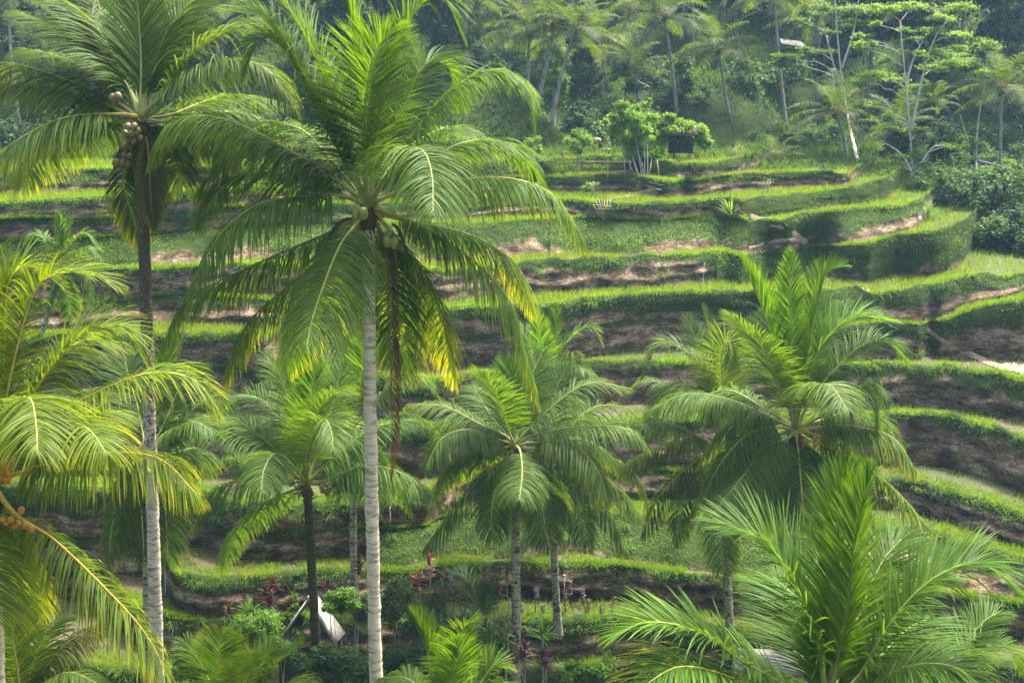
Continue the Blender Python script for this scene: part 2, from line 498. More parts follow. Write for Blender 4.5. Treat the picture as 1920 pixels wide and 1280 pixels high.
# each terrace: level, lip points in the photograph (projected onto that level), width of the bank below the lip,
# grass cover of the bank by picture column, extents where the terrace has run out (van), and where the lip wraps round the ridge (end)
TER = [
 dict(z=-19.05, run=0.35, lip=[(-250,1235),(0,1245),(150,1256),(300,1268),(600,1262),(950,1268),(1150,1262),(1400,1275),(1750,1300),(2150,1325)],
      cover=[(-300,.2),(2200,.2)]),
 dict(z=-17.95, run=0.3, lip=[(-250,1000),(0,1008),(120,1030),(195,1068),(240,1135),(294,1154),(340,1163),(416,1161),(640,1166),(800,1170),(936,1166),(1032,1166),(1153,1163),(1376,1197),(1435,1200),(1600,1215),(1745,1230),(1860,1252),(2150,1290)],
      cover=[(-300,.3),(240,.3),(300,.12),(920,.2),(2200,.15)]),
 dict(z=-16.9, run=0.3, lip=[(-250,975),(0,985),(100,990),(190,986),(260,990),(300,1020),(312,1060),(322,1076),(340,1088),(386,1098),(461,1093),(573,1081),(655,1074),(700,1074),(790,1068),(957,1060),(1035,1065),(1056,1069),(1093,1063),(1153,1062),(1213,1072),(1280,1080),(1367,1087),(1500,1095),(1700,1108),(1840,1121),(1920,1136),(2150,1160)],
      cover=[(-300,.3),(280,.2),(330,.08),(1400,.1),(2200,.2)]),
 dict(z=-16.02, run=1.35, lip=[(706,980),(775,975),(911,962),(1100,965),(1300,985),(1400,1000),(1670,996),(1760,1012),(1920,1060),(2150,1120)], van=[(-400,690)],
      cover=[(-300,.04),(690,.04),(720,1),(1450,1),(1600,.35),(2200,.3)]),
 dict(z=-15.15, run=0.4, lip=[(-250,905),(0,910),(150,920),(300,930),(400,935),(425,948),(443,954),(570,954),(679,946),(733,943),(800,937),(850,905),(900,893),(1100,890),(1210,882),(1400,890),(1560,892),(1700,906),(1760,921),(1835,941),(1920,971),(2150,1040)],
      cover=[(-300,1),(390,1),(440,.06),(700,.06),(800,.2),(1000,.4),(1700,.2),(2200,.3)]),
 dict(z=-13.45, run=0.45, lip=[(-250,790),(0,795),(300,800),(600,805),(900,800),(1100,798),(1300,790),(1610,786),(1710,782),(1785,787),(1860,807),(1920,828),(2150,880)],
      cover=[(-300,.3),(1000,.3),(1640,.15),(2200,.12)]),
 dict(z=-12.0, run=0.45, lip=[(-250,690),(0,690),(250,688),(360,680),(475,688),(569,694),(700,712),(800,720),(920,706),(1000,695),(1088,688),(1210,683),(1400,686),(1639,689),(1783,691),(1844,704),(1877,707),(1920,717),(2150,740)],
      cover=[(-300,.3),(1000,.2),(1600,.2),(1850,.3),(2200,.5)]),
 dict(z=-10.75, run=0.4, lip=[(-250,640),(0,638),(364,631),(440,629),(480,640),(1600,618),(1645,609),(1729,613),(1745,600),(1770,603),(1813,586),(1864,573),(1920,566),(2150,560)], van=[(500,1560)],
      dz=[(1745,0),(1770,.2),(1813,.6),(1864,.85),(1920,1.0)],
      cover=[(-300,.2),(480,.15),(520,.03),(1550,.03),(1600,.2),(1720,.3),(1760,.9),(1800,.25),(2200,.2)]),
 dict(z=-9.8, run=0.8, lip=[(-250,585),(0,578),(172,567),(309,555),(400,560),(600,575),(840,585),(1005,577),(1055,573),(1112,565),(1162,557),(1310,553),(1561,551),(1600,544),(1635,558),(1696,550),(1763,536),(1840,519),(1877,528),(1920,520),(2150,500)],
      dz=[(1635,0),(1763,.45),(1840,.75),(1877,.63),(1920,.65)],
      cover=[(-300,.15),(200,.15),(900,.3),(1040,.6),(1150,.75),(1400,.9),(1600,.9),(1640,.35),(1750,.3),(1900,.4),(2200,.5)]),
 dict(z=-8.65, run=0.6, lip=[(-250,530),(0,520),(206,509),(368,501),(600,505),(840,508),(984,501),(1142,489),(1287,483),(1324,479),(1364,474),(1390,482),(1478,466),(1504,462),(1629,462),(1650,455),(1682,445),(1729,445),(1756,442),(1790,430),(1806,440)], end=True,
      dz=[(1500,0),(1629,.45),(1650,.5),(1729,.88),(1790,1.15)],
      cover=[(-300,.2),(900,.15),(1300,.15),(1335,.95),(1490,.9),(1510,.6),(1625,.6),(1640,.85),(1850,.9)]),
 dict(z=-7.45, run=2.1, lip=[(-250,440),(0,435),(137,427),(241,420),(364,408),(600,420),(840,426),(974,419),(1095,412),(1160,410),(1350,408),(1420,420),(1480,418),(1500,408),(1580,398),(1650,390),(1709,388),(1716,400)], end=True,
      dz=[(1440,0),(1500,.2),(1580,.45),(1709,.63)],
      cover=[(-300,.85),(700,.8),(900,.78),(1100,.8),(1400,.85),(1560,.6),(1650,.45),(1720,.5)]),
 dict(z=-6.67, run=0.5, lip=[(-250,422),(0,418),(103,408),(220,399),(400,392),(700,385),(840,379),(1001,372),(1072,375),(1159,384),(1243,384),(1350,375),(1390,381),(1494,367),(1575,359),(1649,347),(1656,358)], end=True,
      dz=[(1400,0),(1494,.17),(1575,.36),(1649,.6)],
      cover=[(-300,.25),(900,.3),(1150,.4),(1300,.55),(1380,.95),(1660,.95)]),
 dict(z=-5.95, run=0.4, lip=[(-250,395),(0,385),(250,372),(600,352),(840,340),(1011,330),(1075,333),(1176,333),(1243,345),(1263,345),(1292,340),(1310,341),(1400,331),(1461,328),(1561,325),(1585,345)], end=True,
      dz=[(1400,0),(1561,.2)],
      cover=[(-300,.2),(900,.35),(1200,.5),(1290,.6),(1310,.35),(1600,.4)]),
 dict(z=-5.2, run=0.5, lip=[(-250,335),(0,330),(300,322),(600,318),(874,313),(941,303),(1020,302),(1119,297),(1200,300),(1260,309),(1303,312),(1360,306),(1405,296),(1416,302)], end=True,
      cover=[(-300,.25),(700,.7),(1000,.95),(1150,.9),(1260,.3),(1420,.35)]),
]
NT = len(TER)

def smooth1(a, k):
    if k < 1:
        return a
    g = np.exp(-0.5 * (np.arange(-3 * k, 3 * k + 1) / k) ** 2)
    g /= g.sum()
    return np.convolve(np.pad(a, 3 * k, 'edge'), g, 'valid')

def px_to_u(px, py):
    r = ray(px, py)
    return r[..., 0] / r[..., 1]

for i, t in enumerate(TER):
    pts = np.array(t['lip'], float)
    r = ray(pts[:, 0], pts[:, 1])
    dzp = np.array(t.get('dz', [(0, 0)]), float)
    zpt = t['z'] + np.interp(pts[:, 0], dzp[:, 0], dzp[:, 1])
    w = r * (zpt / r[:, 2])[:, None]
    u, D = w[:, 0] / w[:, 1], w[:, 1]
    o = np.argsort(u)
    t['pxx'] = np.interp(U, u[o], pts[o, 0], left=-400, right=2200)
    Dg = np.interp(U, u[o], D[o])
    t['zz'] = smooth1(np.interp(U, u[o], zpt[o]), 4)
    van = np.zeros(NC, bool)
    for a, b in t.get('van', []):
        van |= (U > px_to_u(a, pts[:, 1].mean())) & (U < px_to_u(b, pts[:, 1].mean()))
    Dbase = Dg.copy()
    idx = np.arange(NC)
    edge = np.nonzero(~van)[0]
    dist = np.min(np.abs(idx[:, None] - edge[None, ::4]), axis=1) * (U[1] - U[0]) if van.any() else np.zeros(NC)
    far = np.where(van, np.clip(dist / 0.035, 0, 1) ** 1.6 * 8.0, 0.0)
    if t.get('end'):
        ue = u[o][-1]
        e = np.clip((U - ue + 0.012) / 0.05, 0, 1)
        Dg = Dg + 36 * e ** 1.7
    Dg = smooth1(Dg + far, 3)
    van = van & (far > 2.2)
    Dg = Dg + np.where(van, 0, 0.16 * fbm(U * 38 + 7 * i, np.full(NC, i * 3.1), 0, 11, 3) * (1 + 0.02 * (D.mean() - 42)))
    t['D'], t['van'], t['van0'] = Dg, van, far > 0.05
    t['zw'] = 0.09 * fbm(U * 14 + 3.3 * i, np.full(NC, 1.7 * i), 0, 17, 3) + 0.03 * fbm(U * 70, np.full(NC, 2.7 * i), 0, 18, 2)
    cx = np.array(t['cover'], float)
    t['cov'] = np.interp(t['pxx'], cx[:, 0], cx[:, 1])
    t['cov'] = np.clip(t['cov'] + 0.24 * fbm(U * 16 + 5.1 * i, np.full(NC, 3.9 * i), 0, 19, 3) * np.where(t['van'], 0, 1), 0.03, 1.0)
for i in range(NT - 2, -1, -1):
    TER[i]['D'] = np.minimum(TER[i]['D'], TER[i + 1]['D'] - 0.10)
for i, t in enumerate(TER):
    prev = TER[i - 1]['D'] if i else np.full(NC, 30.0)
    t['zlow'] = TER[i - 1]['zz'] if i else np.full(NC, Z_FLOOR)
    t['zz'] = np.maximum(t['zz'], t['zlow'] + .05)
    h = t['zz'] - t['zlow']
    gap = np.maximum(t['D'] - prev, 0.06)
    run = t['run'] * np.where(t['cov'] > .8, 1.35, 1.0) * np.where(smooth1(t['van0'].astype(float), 6) > .5, .12 / t['run'], 1.0) * (1 + 0.25 * fbm(U * 25, np.full(NC, 5.5 + i), 0, 3, 2))
    t['runw'] = np.minimum(run, gap * 0.75)
    t['h'] = h

def cols(u):
    return np.clip((np.asarray(u) - U[0]) / (U[1] - U[0]), 0, NC - 1.001)

def at_col(a, u):
    c = cols(u)
    k = c.astype(int)
    f = c - k
    return a[k] * (1 - f) + a[k + 1] * f

def z_back(x, y):
    """land behind the terraces: a shallow dip, then a wooded slope"""
    x, y = np.asarray(x, float), np.asarray(y, float)
    u = x / np.maximum(y, 1)
    z = np.interp(y, [55, 66, 72, 84, 94, 108, 130, 160, 220], [-11, -8, -6.6, -5.4, -3.2, 1.0, 11, 26, 60])
    z = z - 3.4 * np.clip((u - 0.15) / 0.1, 0, 1) * np.clip((100 - y) / 14, 0, 1)
    z = z + 3.9 * np.exp(-((x + 1.6) / 4.0) ** 2 - ((y - 78) / 4.2) ** 2)
    z = z + 1.8 * np.exp(-((x - 14) / 7.0) ** 2 - ((y - 90) / 5.0) ** 2)
    return z + 0.45 * fbm(x * 0.14, y * 0.14, 0, 31, 4) * np.clip((y - 70) / 10, 0, 1)

def ground_z(x, y):
    x, y = np.asarray(x, float), np.asarray(y, float)
    u = x / np.maximum(y, 1e-6)
    z = np.where(y < 33.0, -20.3 + (33.0 - y) * 0.607, Z_FLOOR)
    for i, t in enumerate(TER):
        D, r = at_col(t['D'], u), at_col(t['runw'], u)
        zl = at_col(t['zlow'], u)
        f = np.clip((y - (D - r)) / np.maximum(r, 1e-3), 0, 1)
        z = np.where(y >= D - r, zl + (at_col(t['zz'], u) - zl) * f, z)
    top = at_col(TER[-1]['D'], u)
    return np.where(y > np.minimum(top + 6.0, 92), np.maximum(z_back(x, y), np.where(y < 72, z, -50)), np.maximum(z, np.where(y > 70, z_back(x, y), -50)))

def hit(px, py, y0=30.0, y1=130.0):
    """first point of the ground seen through a pixel"""
    r = ray(px, py)
    r = r / r[1]
    ys = np.linspace(y0, y1, 2400)
    g = ground_z(r[0] * ys, ys)
    below = np.nonzero(r[2] * ys <= g)[0]
    y = ys[below[0]] if len(below) else y1
    return np.array([r[0] * y, y, r[2] * y])

def terrace_mesh(i):
    t = TER[i]
    zl = t['zlow']
    D, rw, h = t['D'], t['runw'], t['h']
    nxt = (TER[i + 1]['D'] - TER[i + 1]['runw']) if i < NT - 1 else D + 7.5
    nxt = np.maximum(np.minimum(nxt, 104), D + 0.05)
    W = nxt - D
    nr = 13
    rows, cs, kinds = [], [], []
    gm_noise = fbm(U * 130, np.full(NC, i * 9.7), 0, 21, 4)
    band = 0.13 + 0.10 * gm_noise
    covl = np.clip(t['cov'] * 0.98 + 0.10 * gm_noise, 0.06, 1.05)
    for k in range(nr):
        v = k / (nr - 1)
        prof = v ** (1.25) if i != 10 else v
        y = D - rw * (1 - prof)
        x = U * y
        nz = fbm(x * 0.9, (zl + h * v) * 1.9, y * 0.3, 41 + i, 4)
        bare = np.clip(1.2 - covl, 0.15, 1)
        ledge = 0.10 * np.sin((v * 2.2 + 0.35 * vnoise(U * 30, np.full(NC, 2.0 + i))) * 6.28) * math.sin(math.pi * v)
        off = (0.20 * nz + ledge) * bare * (math.sin(math.pi * min(1, v * 1.02)) ** 0.5 if 0 < v < 1 else 0.0) + 0.07 * (1 - bare) * nz * math.sin(math.pi * v)
        y = np.minimum(y + off * np.minimum(1, rw / 0.3), D + 0.02)
        z = zl + h * v + t['zw'] * v ** 2
        rows.append(np.stack([U * y, y, z], -1))
        dep = (1 - v)
        g = np.clip((covl - dep) / 0.10 + 0.5, 0, 1)
        g = np.maximum(g, np.clip((band / np.maximum(h, .3) - dep) / 0.12 + 0.5, 0, 1))
        wet = np.clip((0.28 + 0.2 * vnoise(U * 45, np.full(NC, 7.0 + i)) - v) / 0.25, 0, 1) * (1 if i in (1, 2, 4, 5) else 0.45)
        cs.append(np.stack([g, wet, 0 * g], -1))
    bs = np.minimum(1, W / 1.4)
    wav = 1 + 0.6 * fbm(U * 90, np.full(NC, i * 2.2), 0, 61, 3)
    for off, dz, g in ((0.07, 0.10, 1), (0.22, 0.15, 1), (0.40, 0.12, 1), (0.58, 0.03, 1), (0.75, -0.03, .8)):
        y = D + np.minimum(off * bs, W * 0.9) if off < 0.7 else D + np.minimum(0.75 * bs, W * 0.93)
        rows.append(np.stack([U * y, y, t['zz'] + dz * wav * bs + t['zw'] * max(0, 1 - off / .7)], -1))
        cs.append(np.stack([np.full(NC, float(g)), 0 * U, 0 * U], -1))
    dry = {13: .95, 12: .9, 11: .85, 10: .85, 9: .9, 8: .75, 7: .7, 6: .4, 5: .35, 4: .4, 3: .95}.get(i, 0.15)
    for q in (0.35, 0.6, 0.8, 1.0):
        s = 0.75 * bs
        y = D + s + (W - s) * q
        y = np.maximum(y, D + W * 0.94) if q < 1 else D + W + 0.02
        y = np.where(W > 0.8, D + s + (W - s) * q + (0.02 if q == 1 else 0), y)
        far = np.clip((y - 78) / 6, 0, 1)
        zz = t['zz'] - 0.03 + 0.02 * vnoise(U * y * 0.7, y * 0.7)
        rows.append(np.stack([U * y, y, zz], -1))
        g = np.clip(dry + 0.35 * fbm(U * y * 0.5, y * 0.5, 0, 77, 3), 0, 1)
        cs.append(np.stack([np.maximum(g, far), 0 * U, 0 * U], -1))
    V = np.stack(rows)                                  # rows, cols, 3
    Cc = np.stack(cs)
    R = V.shape[0]
    a = np.arange(R - 1)[:, None] * NC + np.arange(NC - 1)[None]
    q = np.stack([a, a + 1, a + NC + 1, a + NC], -1)
    mi = np.where(np.arange(R - 1) >= nr + 3, 1, 0)[:, None] * np.ones(NC - 1, int)[None]
    return mesh('rice_terrace', V.reshape(-1, 3), [q.reshape(-1, 4)], [M['soil'], M['paddy']], Cc.reshape(-1, 3), True, mi.ravel())

for i in range(NT):
    o = obj('rice_terrace', terrace_mesh(i))
    tag(o, kind='structure')

# valley floor in front of the terraces and the near bank the camera looks from
xs = np.concatenate([[-400, -200, -100], np.arange(-50, 51, 1.0), [100, 200, 400]])
ys = np.concatenate([[-300, -100, -30, -8], np.arange(-4, 40.1, 1.0)])
X, Y = np.meshgrid(xs, ys)
Zg = np.where(Y < 33, np.minimum(-20.3 + (33 - Y) * 0.607, -3.2), Z_FLOOR - 0.03) + 0.2 * fbm(X * 0.3, Y * 0.3, 0, 5, 3) - 0.15
a = np.arange(len(ys) - 1)[:, None] * len(xs) + np.arange(len(xs) - 1)[None]
q = np.stack([a, a + 1, a + len(xs) + 1, a + len(xs)], -1).reshape(-1, 4)
vf = mesh('valley_ground', np.stack([X, Y, Zg], -1).reshape(-1, 3), [q], [M['paddy']], np.broadcast_to((.7, 0, 0), (X.size, 3)), True)
tag(obj('valley_ground', vf), kind='structure')

# wooded slope behind
xs = np.concatenate([[-600, -300, -180], np.arange(-110, 110.1, 1.2), [180, 300, 600]])
ys = np.concatenate([np.arange(56, 135, 1.0), [140, 150, 165, 190, 230, 300, 500]])
X, Y = np.meshgrid(xs, ys)
Zg = z_back(X, Y) - np.where(Y < 72, 0.8, 0.0)
a = np.arange(len(ys) - 1)[:, None] * len(xs) + np.arange(len(xs) - 1)[None]
q = np.stack([a, a + 1, a + len(xs) + 1, a + len(xs)], -1).reshape(-1, 4)
hs = mesh('wooded_hillside', np.stack([X, Y, Zg], -1).reshape(-1, 3), [q], [M['soil']], np.broadcast_to((.97, 0, 0), (X.size, 3)), True)
tag(obj('wooded_hillside', hs), kind='structure')
# side land under the outer columns of the terraces
for sx in (-1, 1):
    v = np.array([[sx * 13, 30, -20.6], [sx * 300, 30, -20.6], [sx * 300, 110, -6], [sx * 44, 110, -13]], float)
    tag(obj('side_slope', mesh('side_slope', v, [np.array([[0, 1, 2, 3]])], [M['soil']], np.broadcast_to((.9, 0, 0), (4, 3)))), kind='structure')

# ------------------------------------------------------------------ trodden paths (kept free of grass)
PATHS = [([(1378,384),(1390,398),(1418,408),(1450,420),(1474,430),(1498,446),(1512,456)], [9, 10, 11, 11, 12, 14, 12]),
         ([(1405,466),(1440,456),(1480,450),(1512,452)], [8, 8, 10, 10]),
         ([(1520,514),(1560,524),(1600,530),(1622,540),(1626,554)], [4, 5, 6, 12, 14]),
         ([(1735,616),(1752,628),(1768,641),(1795,655),(1830,668),(1872,686)], [8, 10, 11, 11, 10, 9]),
         ([(1872,686),(1900,688),(1935,694)], [10, 16, 20]),
         ([(1130,330),(1160,324),(1190,328),(1215,338),(1248,346)], [6, 10, 8, 8, 8]),
         ([(1140,371),(1165,368),(1200,362),(1235,354)], [9, 8, 7, 7])]
_pp = []
for pts_, w_ in PATHS:
    q_ = spline(np.array(pts_, float), 60)
    _pp.append(np.concatenate([q_, np.interp(np.linspace(0, 1, 60), np.linspace(0, 1, len(w_)), w_)[:, None]], 1))
_pp = np.concatenate(_pp)
def off_path(P):
    f = P[:, 1] * CP - P[:, 2] * SP
    x = 960 + FPX * P[:, 0] / f
    y = 640 - FPX * (P[:, 1] * SP + P[:, 2] * CP) / f
    ok = np.ones(len(P), bool)
    near = np.nonzero((x > 1110) & (x < 1950) & (y > 310) & (y < 710))[0]
    for a in range(0, len(near), 40000):
        k = near[a:a + 40000]
        dd = np.min(np.hypot(x[k][:, None] - _pp[None, :, 0], (y[k][:, None] - 4 - _pp[None, :, 1])) / (_pp[None, :, 2] * .55), axis=1)
        ok[k] = dd > 1
    return ok

# ------------------------------------------------------------------ grass
def blades(P, dirv, length, width, bend, col, tipcol, K=2):
    """vectorised blades: P (n,3), dirv (n,3) unit, bend: pull towards the ground"""
    n = len(P)
    a = rng.uniform(0, 2 * math.pi, n)
    side = unit(np.stack([np.cos(a), np.sin(a) * 0.55, 0 * a], -1))
    d = dirv.copy()
    pos = P.copy()
    vs, cc = [], []
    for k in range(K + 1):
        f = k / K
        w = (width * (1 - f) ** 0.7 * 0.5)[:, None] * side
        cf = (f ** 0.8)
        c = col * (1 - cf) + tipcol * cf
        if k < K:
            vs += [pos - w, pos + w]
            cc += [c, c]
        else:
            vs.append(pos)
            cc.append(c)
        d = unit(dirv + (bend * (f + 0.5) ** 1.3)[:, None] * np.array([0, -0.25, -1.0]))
        pos = pos + d * (length / K)[:, None]
    nv = 2 * K + 1
    V = np.stack(vs, 1).reshape(-1, 3)
    C = np.stack(cc, 1).reshape(-1, 3)
    b = np.arange(n)[:, None] * nv
    qs = [b + np.array([[2 * k, 2 * k + 1, 2 * k + 3, 2 * k + 2]]) for k in range(K - 1)]
    tri = b + np.array([[2 * K - 2, 2 * K - 1, 2 * K]])
    return V, qs, tri, C

def grass_cols(n, px=None, dry=0.0):
    t = rng.random((n, 1))
    g1, g2, g3 = np.array([0.055, 0.150, 0.012]), np.array([0.100, 0.205, 0.015]), np.array([0.17, 0.18, 0.045])
    c = g1 * (1 - t) + g2 * t
    d = (rng.random((n, 1)) < 0.06 + dry)
    c = np.where(d, g3, c) * rng.uniform(0.9, 1.1, (n, 1))
    return c

gb = MB()
UV0, UV1 = -0.445, 0.445
for i, t in enumerate(TER):
    Dm = np.median(t['D'][(U > UV0) & (U < UV1)])
    length_m = (UV1 - UV0) * Dm
    lod = 46.0 / max(Dm, 40)
    # on the raised lip
    n = int(length_m * (900 if i < 5 else 600) * lod)
    u = rng.uniform(UV0, UV1, n)
    D, W = at_col(t['D'], u), at_col((TER[i + 1]['D'] - TER[i + 1]['runw'] if i < NT - 1 else t['D'] + 7) - t['D'], u)
    vis = at_col(t['van'].astype(float), u) < 0.4
    q = rng.beta(1.4, 1.8, n)
    off = -0.05 + np.minimum(1.7 if i < 5 else 1.1, np.maximum(W, 0.1)) * q
    y = D + off
    z = at_col(t['zz'], u) + 0.12 * np.clip(1 - np.abs(off - 0.22) / 0.4, 0, 1) - 0.01 + at_col(t['zw'], u) * np.clip(1 - off / .7, 0, 1)
    dens = 0.5 + 0.5 * vnoise(u * 60, np.full(n, i * 4.0), 0, 90)
    gap = fbm(u * 55, np.full(n, 6.1 * i), 0, 94, 2)
    keep = vis & (rng.random(n) < (0.45 + 0.6 * dens) * np.clip(1.0 + 1.5 * gap, .05, 1)) & off_path(np.stack([u * y, y, z], -1))
    if i in (5, 6, 4):
        keep &= True
    P = np.stack([u * y, y, z], -1)[keep]
    m = len(P)
    tuft = 0.5 + 0.5 * vnoise(u[keep] * 90, off[keep] * 3, 0, 91)
    dirv = unit(np.stack([rng.normal(0, .35, m), rng.normal(-0.18, .35, m), np.ones(m)], -1))
    rag = 0.5 + 0.5 * fbm(u[keep] * 34, np.full(m, i * 2.9), 0, 92, 3)
    L = rng.uniform(0.09, 0.24, m) * (0.4 + 0.6 * tuft + 0.6 * rag) * (1.15 if i >= 8 else 1.0)
    dryp = np.clip(1.6 * fbm(u[keep] * 28, np.full(m, 8.3 * i), 0, 96, 3) - .75, 0, .75)[:, None] * (rng.random((m, 1)) < .75)
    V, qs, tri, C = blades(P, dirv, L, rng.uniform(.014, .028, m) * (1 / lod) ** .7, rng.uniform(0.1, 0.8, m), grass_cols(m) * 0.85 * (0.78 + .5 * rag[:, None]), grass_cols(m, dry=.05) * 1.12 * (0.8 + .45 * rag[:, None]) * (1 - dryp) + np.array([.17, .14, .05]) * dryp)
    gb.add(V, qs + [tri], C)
    # down the bank: a short fringe everywhere, more where the bank is grown over
    hm_ = float(np.median(t['h']))
    area = length_m * (hm_ + np.median(t['runw']) * 0.8)
    n = int(area * 330 * lod)
    u = rng.uniform(UV0, UV1, n)
    v = rng.random(n)
    cov = at_col(t['cov'], u)
    gn = fbm(u * 130, np.full(n, i * 9.7), 0, 21, 4)
    lim = np.maximum(np.clip(cov + 0.12 * gn, 0.05, 1.1), (0.15 + 0.13 * gn) / np.maximum(at_col(t['h'], u), .3))
    patch = 0.5 + 0.5 * fbm(u * 45, v * 2.0 + i, 0, 95, 3)
    tuftn = fbm(u * 70, v * 2.2 + i * 5.1, 0, 140, 3)
    keep = (((1 - v) < lim * rng.uniform(0.75, 1.05, n)) | ((tuftn > 0.55) & (rng.random(n) < .5))) & (rng.random(n) < 0.3 + 0.9 * patch) & (at_col(t['van'].astype(float), u) < 0.4)
    y = at_col(t['D'], u) - at_col(t['runw'], u) * (1 - v ** 1.25) - .02
    keep &= off_path(np.stack([u * y, y, at_col(t['zlow'], u) + at_col(t['h'], u) * v], -1))
    u, v = u[keep], v[keep]
    m = len(u)
    D, rw = at_col(t['D'], u), at_col(t['runw'], u)
    y = D - rw * (1 - v ** 1.25) - 0.02
    P = np.stack([u * y, y, at_col(t['zlow'], u) + at_col(t['h'], u) * v + 0.02 + at_col(t['zw'], u) * v ** 2], -1)
    lowf = (0.82 + 0.42 * fbm(u * 26, v * 1.5 + i, 0, 130, 3))[:, None]
    full = at_col(t['cov'], u) > 0.7
    dirv = unit(np.stack([rng.normal(0, .4, m), rng.normal(-0.75, .3, m), np.where(full, 0.9, 0.35) + rng.normal(0, .3, m)], -1))
    L = rng.uniform(0.07, 0.2, m) * (0.6 + 0.8 * (0.5 + 0.5 * fbm(u * 40, v * 2 + i, 0, 150, 2)))
    dry_noise = np.clip(fbm(u * 22, v + i * 3.3, 0, 99, 3) - 0.35, 0, 1)
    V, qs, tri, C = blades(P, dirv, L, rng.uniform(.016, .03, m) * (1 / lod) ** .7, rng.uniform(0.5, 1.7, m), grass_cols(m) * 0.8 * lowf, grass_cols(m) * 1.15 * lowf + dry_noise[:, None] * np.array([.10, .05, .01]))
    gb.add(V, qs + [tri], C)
    # thin growth and young rice on the flat
    n = int(length_m * 110 * lod) * (8 if i in (7, 8, 9, 10, 11, 12, 13) else 1)
    u = rng.uniform(UV0, UV1, n)
    D = at_col(t['D'], u)
    W = at_col((TER[i + 1]['D'] - TER[i + 1]['runw'] if i < NT - 1 else t['D'] + 7.4) - t['D'], u)
    y = D + 0.6 + rng.random(n) * np.minimum(np.maximum(W - 0.6, 0), 14)
    keep = (W > 0.8) & (at_col(t['van'].astype(float), u) < 0.4) & (rng.random(n) < 0.35 + 0.65 * (0.5 + 0.5 * vnoise(u * y * 0.8, y * 0.8, 0, 97)))
    P = np.stack([u * y, y, at_col(t['zz'], u) - 0.03], -1)[keep]
    m = len(P)
    dirv = unit(np.stack([rng.normal(0, .25, m), rng.normal(0, .25, m), np.ones(m)], -1))
    V, qs, tri, C = blades(P, dirv, rng.uniform(.12, .34, m), rng.uniform(.014, .03, m) / lod ** .7, rng.uniform(0, .5, m), grass_cols(m, dry=.1), grass_cols(m, dry=.25) * 1.2)
    gb.add(V, qs + [tri], C)
# taller tussocks leaning over the lips and growing out of the banks
for i, t in enumerate(TER):
    nclump = 46
    uc = rng.uniform(UV0, UV1, nclump)
    on_lip = rng.random(nclump) < .6
    vc = np.where(on_lip, 1.0, rng.random(nclump))
    per = 30
    u = np.repeat(uc, per) + rng.normal(0, .0022, nclump * per)
    v = np.clip(np.repeat(vc, per) + rng.normal(0, .05, nclump * per), 0, 1)
    y = at_col(t['D'], u) - at_col(t['runw'], u) * (1 - v ** 1.25) + np.where(np.repeat(on_lip, per), rng.normal(.12, .12, nclump * per), -.03)
    P = np.stack([u * y, y, at_col(t['zlow'], u) + at_col(t['h'], u) * v + .05], -1)
    P = P[(at_col(t['van'].astype(float), u) < .4) & off_path(P)]
    m = len(P)
    dirv = unit(np.stack([rng.normal(0, .5, m), rng.normal(-.45, .4, m), np.ones(m)], -1))
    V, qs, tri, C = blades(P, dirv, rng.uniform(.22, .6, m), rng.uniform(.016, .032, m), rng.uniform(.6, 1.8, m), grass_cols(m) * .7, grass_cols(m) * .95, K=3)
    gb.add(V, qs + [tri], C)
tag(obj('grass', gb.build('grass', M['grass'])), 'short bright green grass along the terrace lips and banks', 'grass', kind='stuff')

# rough growth on the slope behind the terraces and the right-hand flat beyond the ridge
ub = MB()
n = 170000
y = 68 + 52 * rng.random(n) ** 1.3
u = rng.uniform(-0.45, 0.45, n)
x = u * y
z = ground_z(x, y)
cl = fbm(x * 0.22, y * 0.22, 0, 55, 3)
keep = rng.random(n) < np.clip(0.85 + .6 * cl, 0.45, 1)
P = np.stack([x, y, z - 0.05], -1)[keep]
cl = cl[keep]
m = len(P)
dirv = unit(np.stack([rng.normal(0, .4, m), rng.normal(-0.2, .4, m), np.ones(m)], -1))
g = rng.random((m, 1))
cA = np.array([0.020, 0.055, 0.016]) * (1 - g) + np.array([0.048, 0.098, 0.022]) * g
V, qs, tri, C = blades(P, dirv, rng.uniform(.3, .8, m) * (1 + 0.5 * cl), rng.uniform(.05, .11, m), rng.uniform(.3, 1.2, m), cA * 0.8, cA * 1.1)
ub.add(V, qs + [tri], C)
tag(obj('undergrowth', ub.build('undergrowth', M['grass'])), 'rough tall grass covering the slope below the forest', 'undergrowth', kind='stuff')
# ------------------------------------------------------------------ coconut palms
UPV = np.array([0, 0, 1.0])

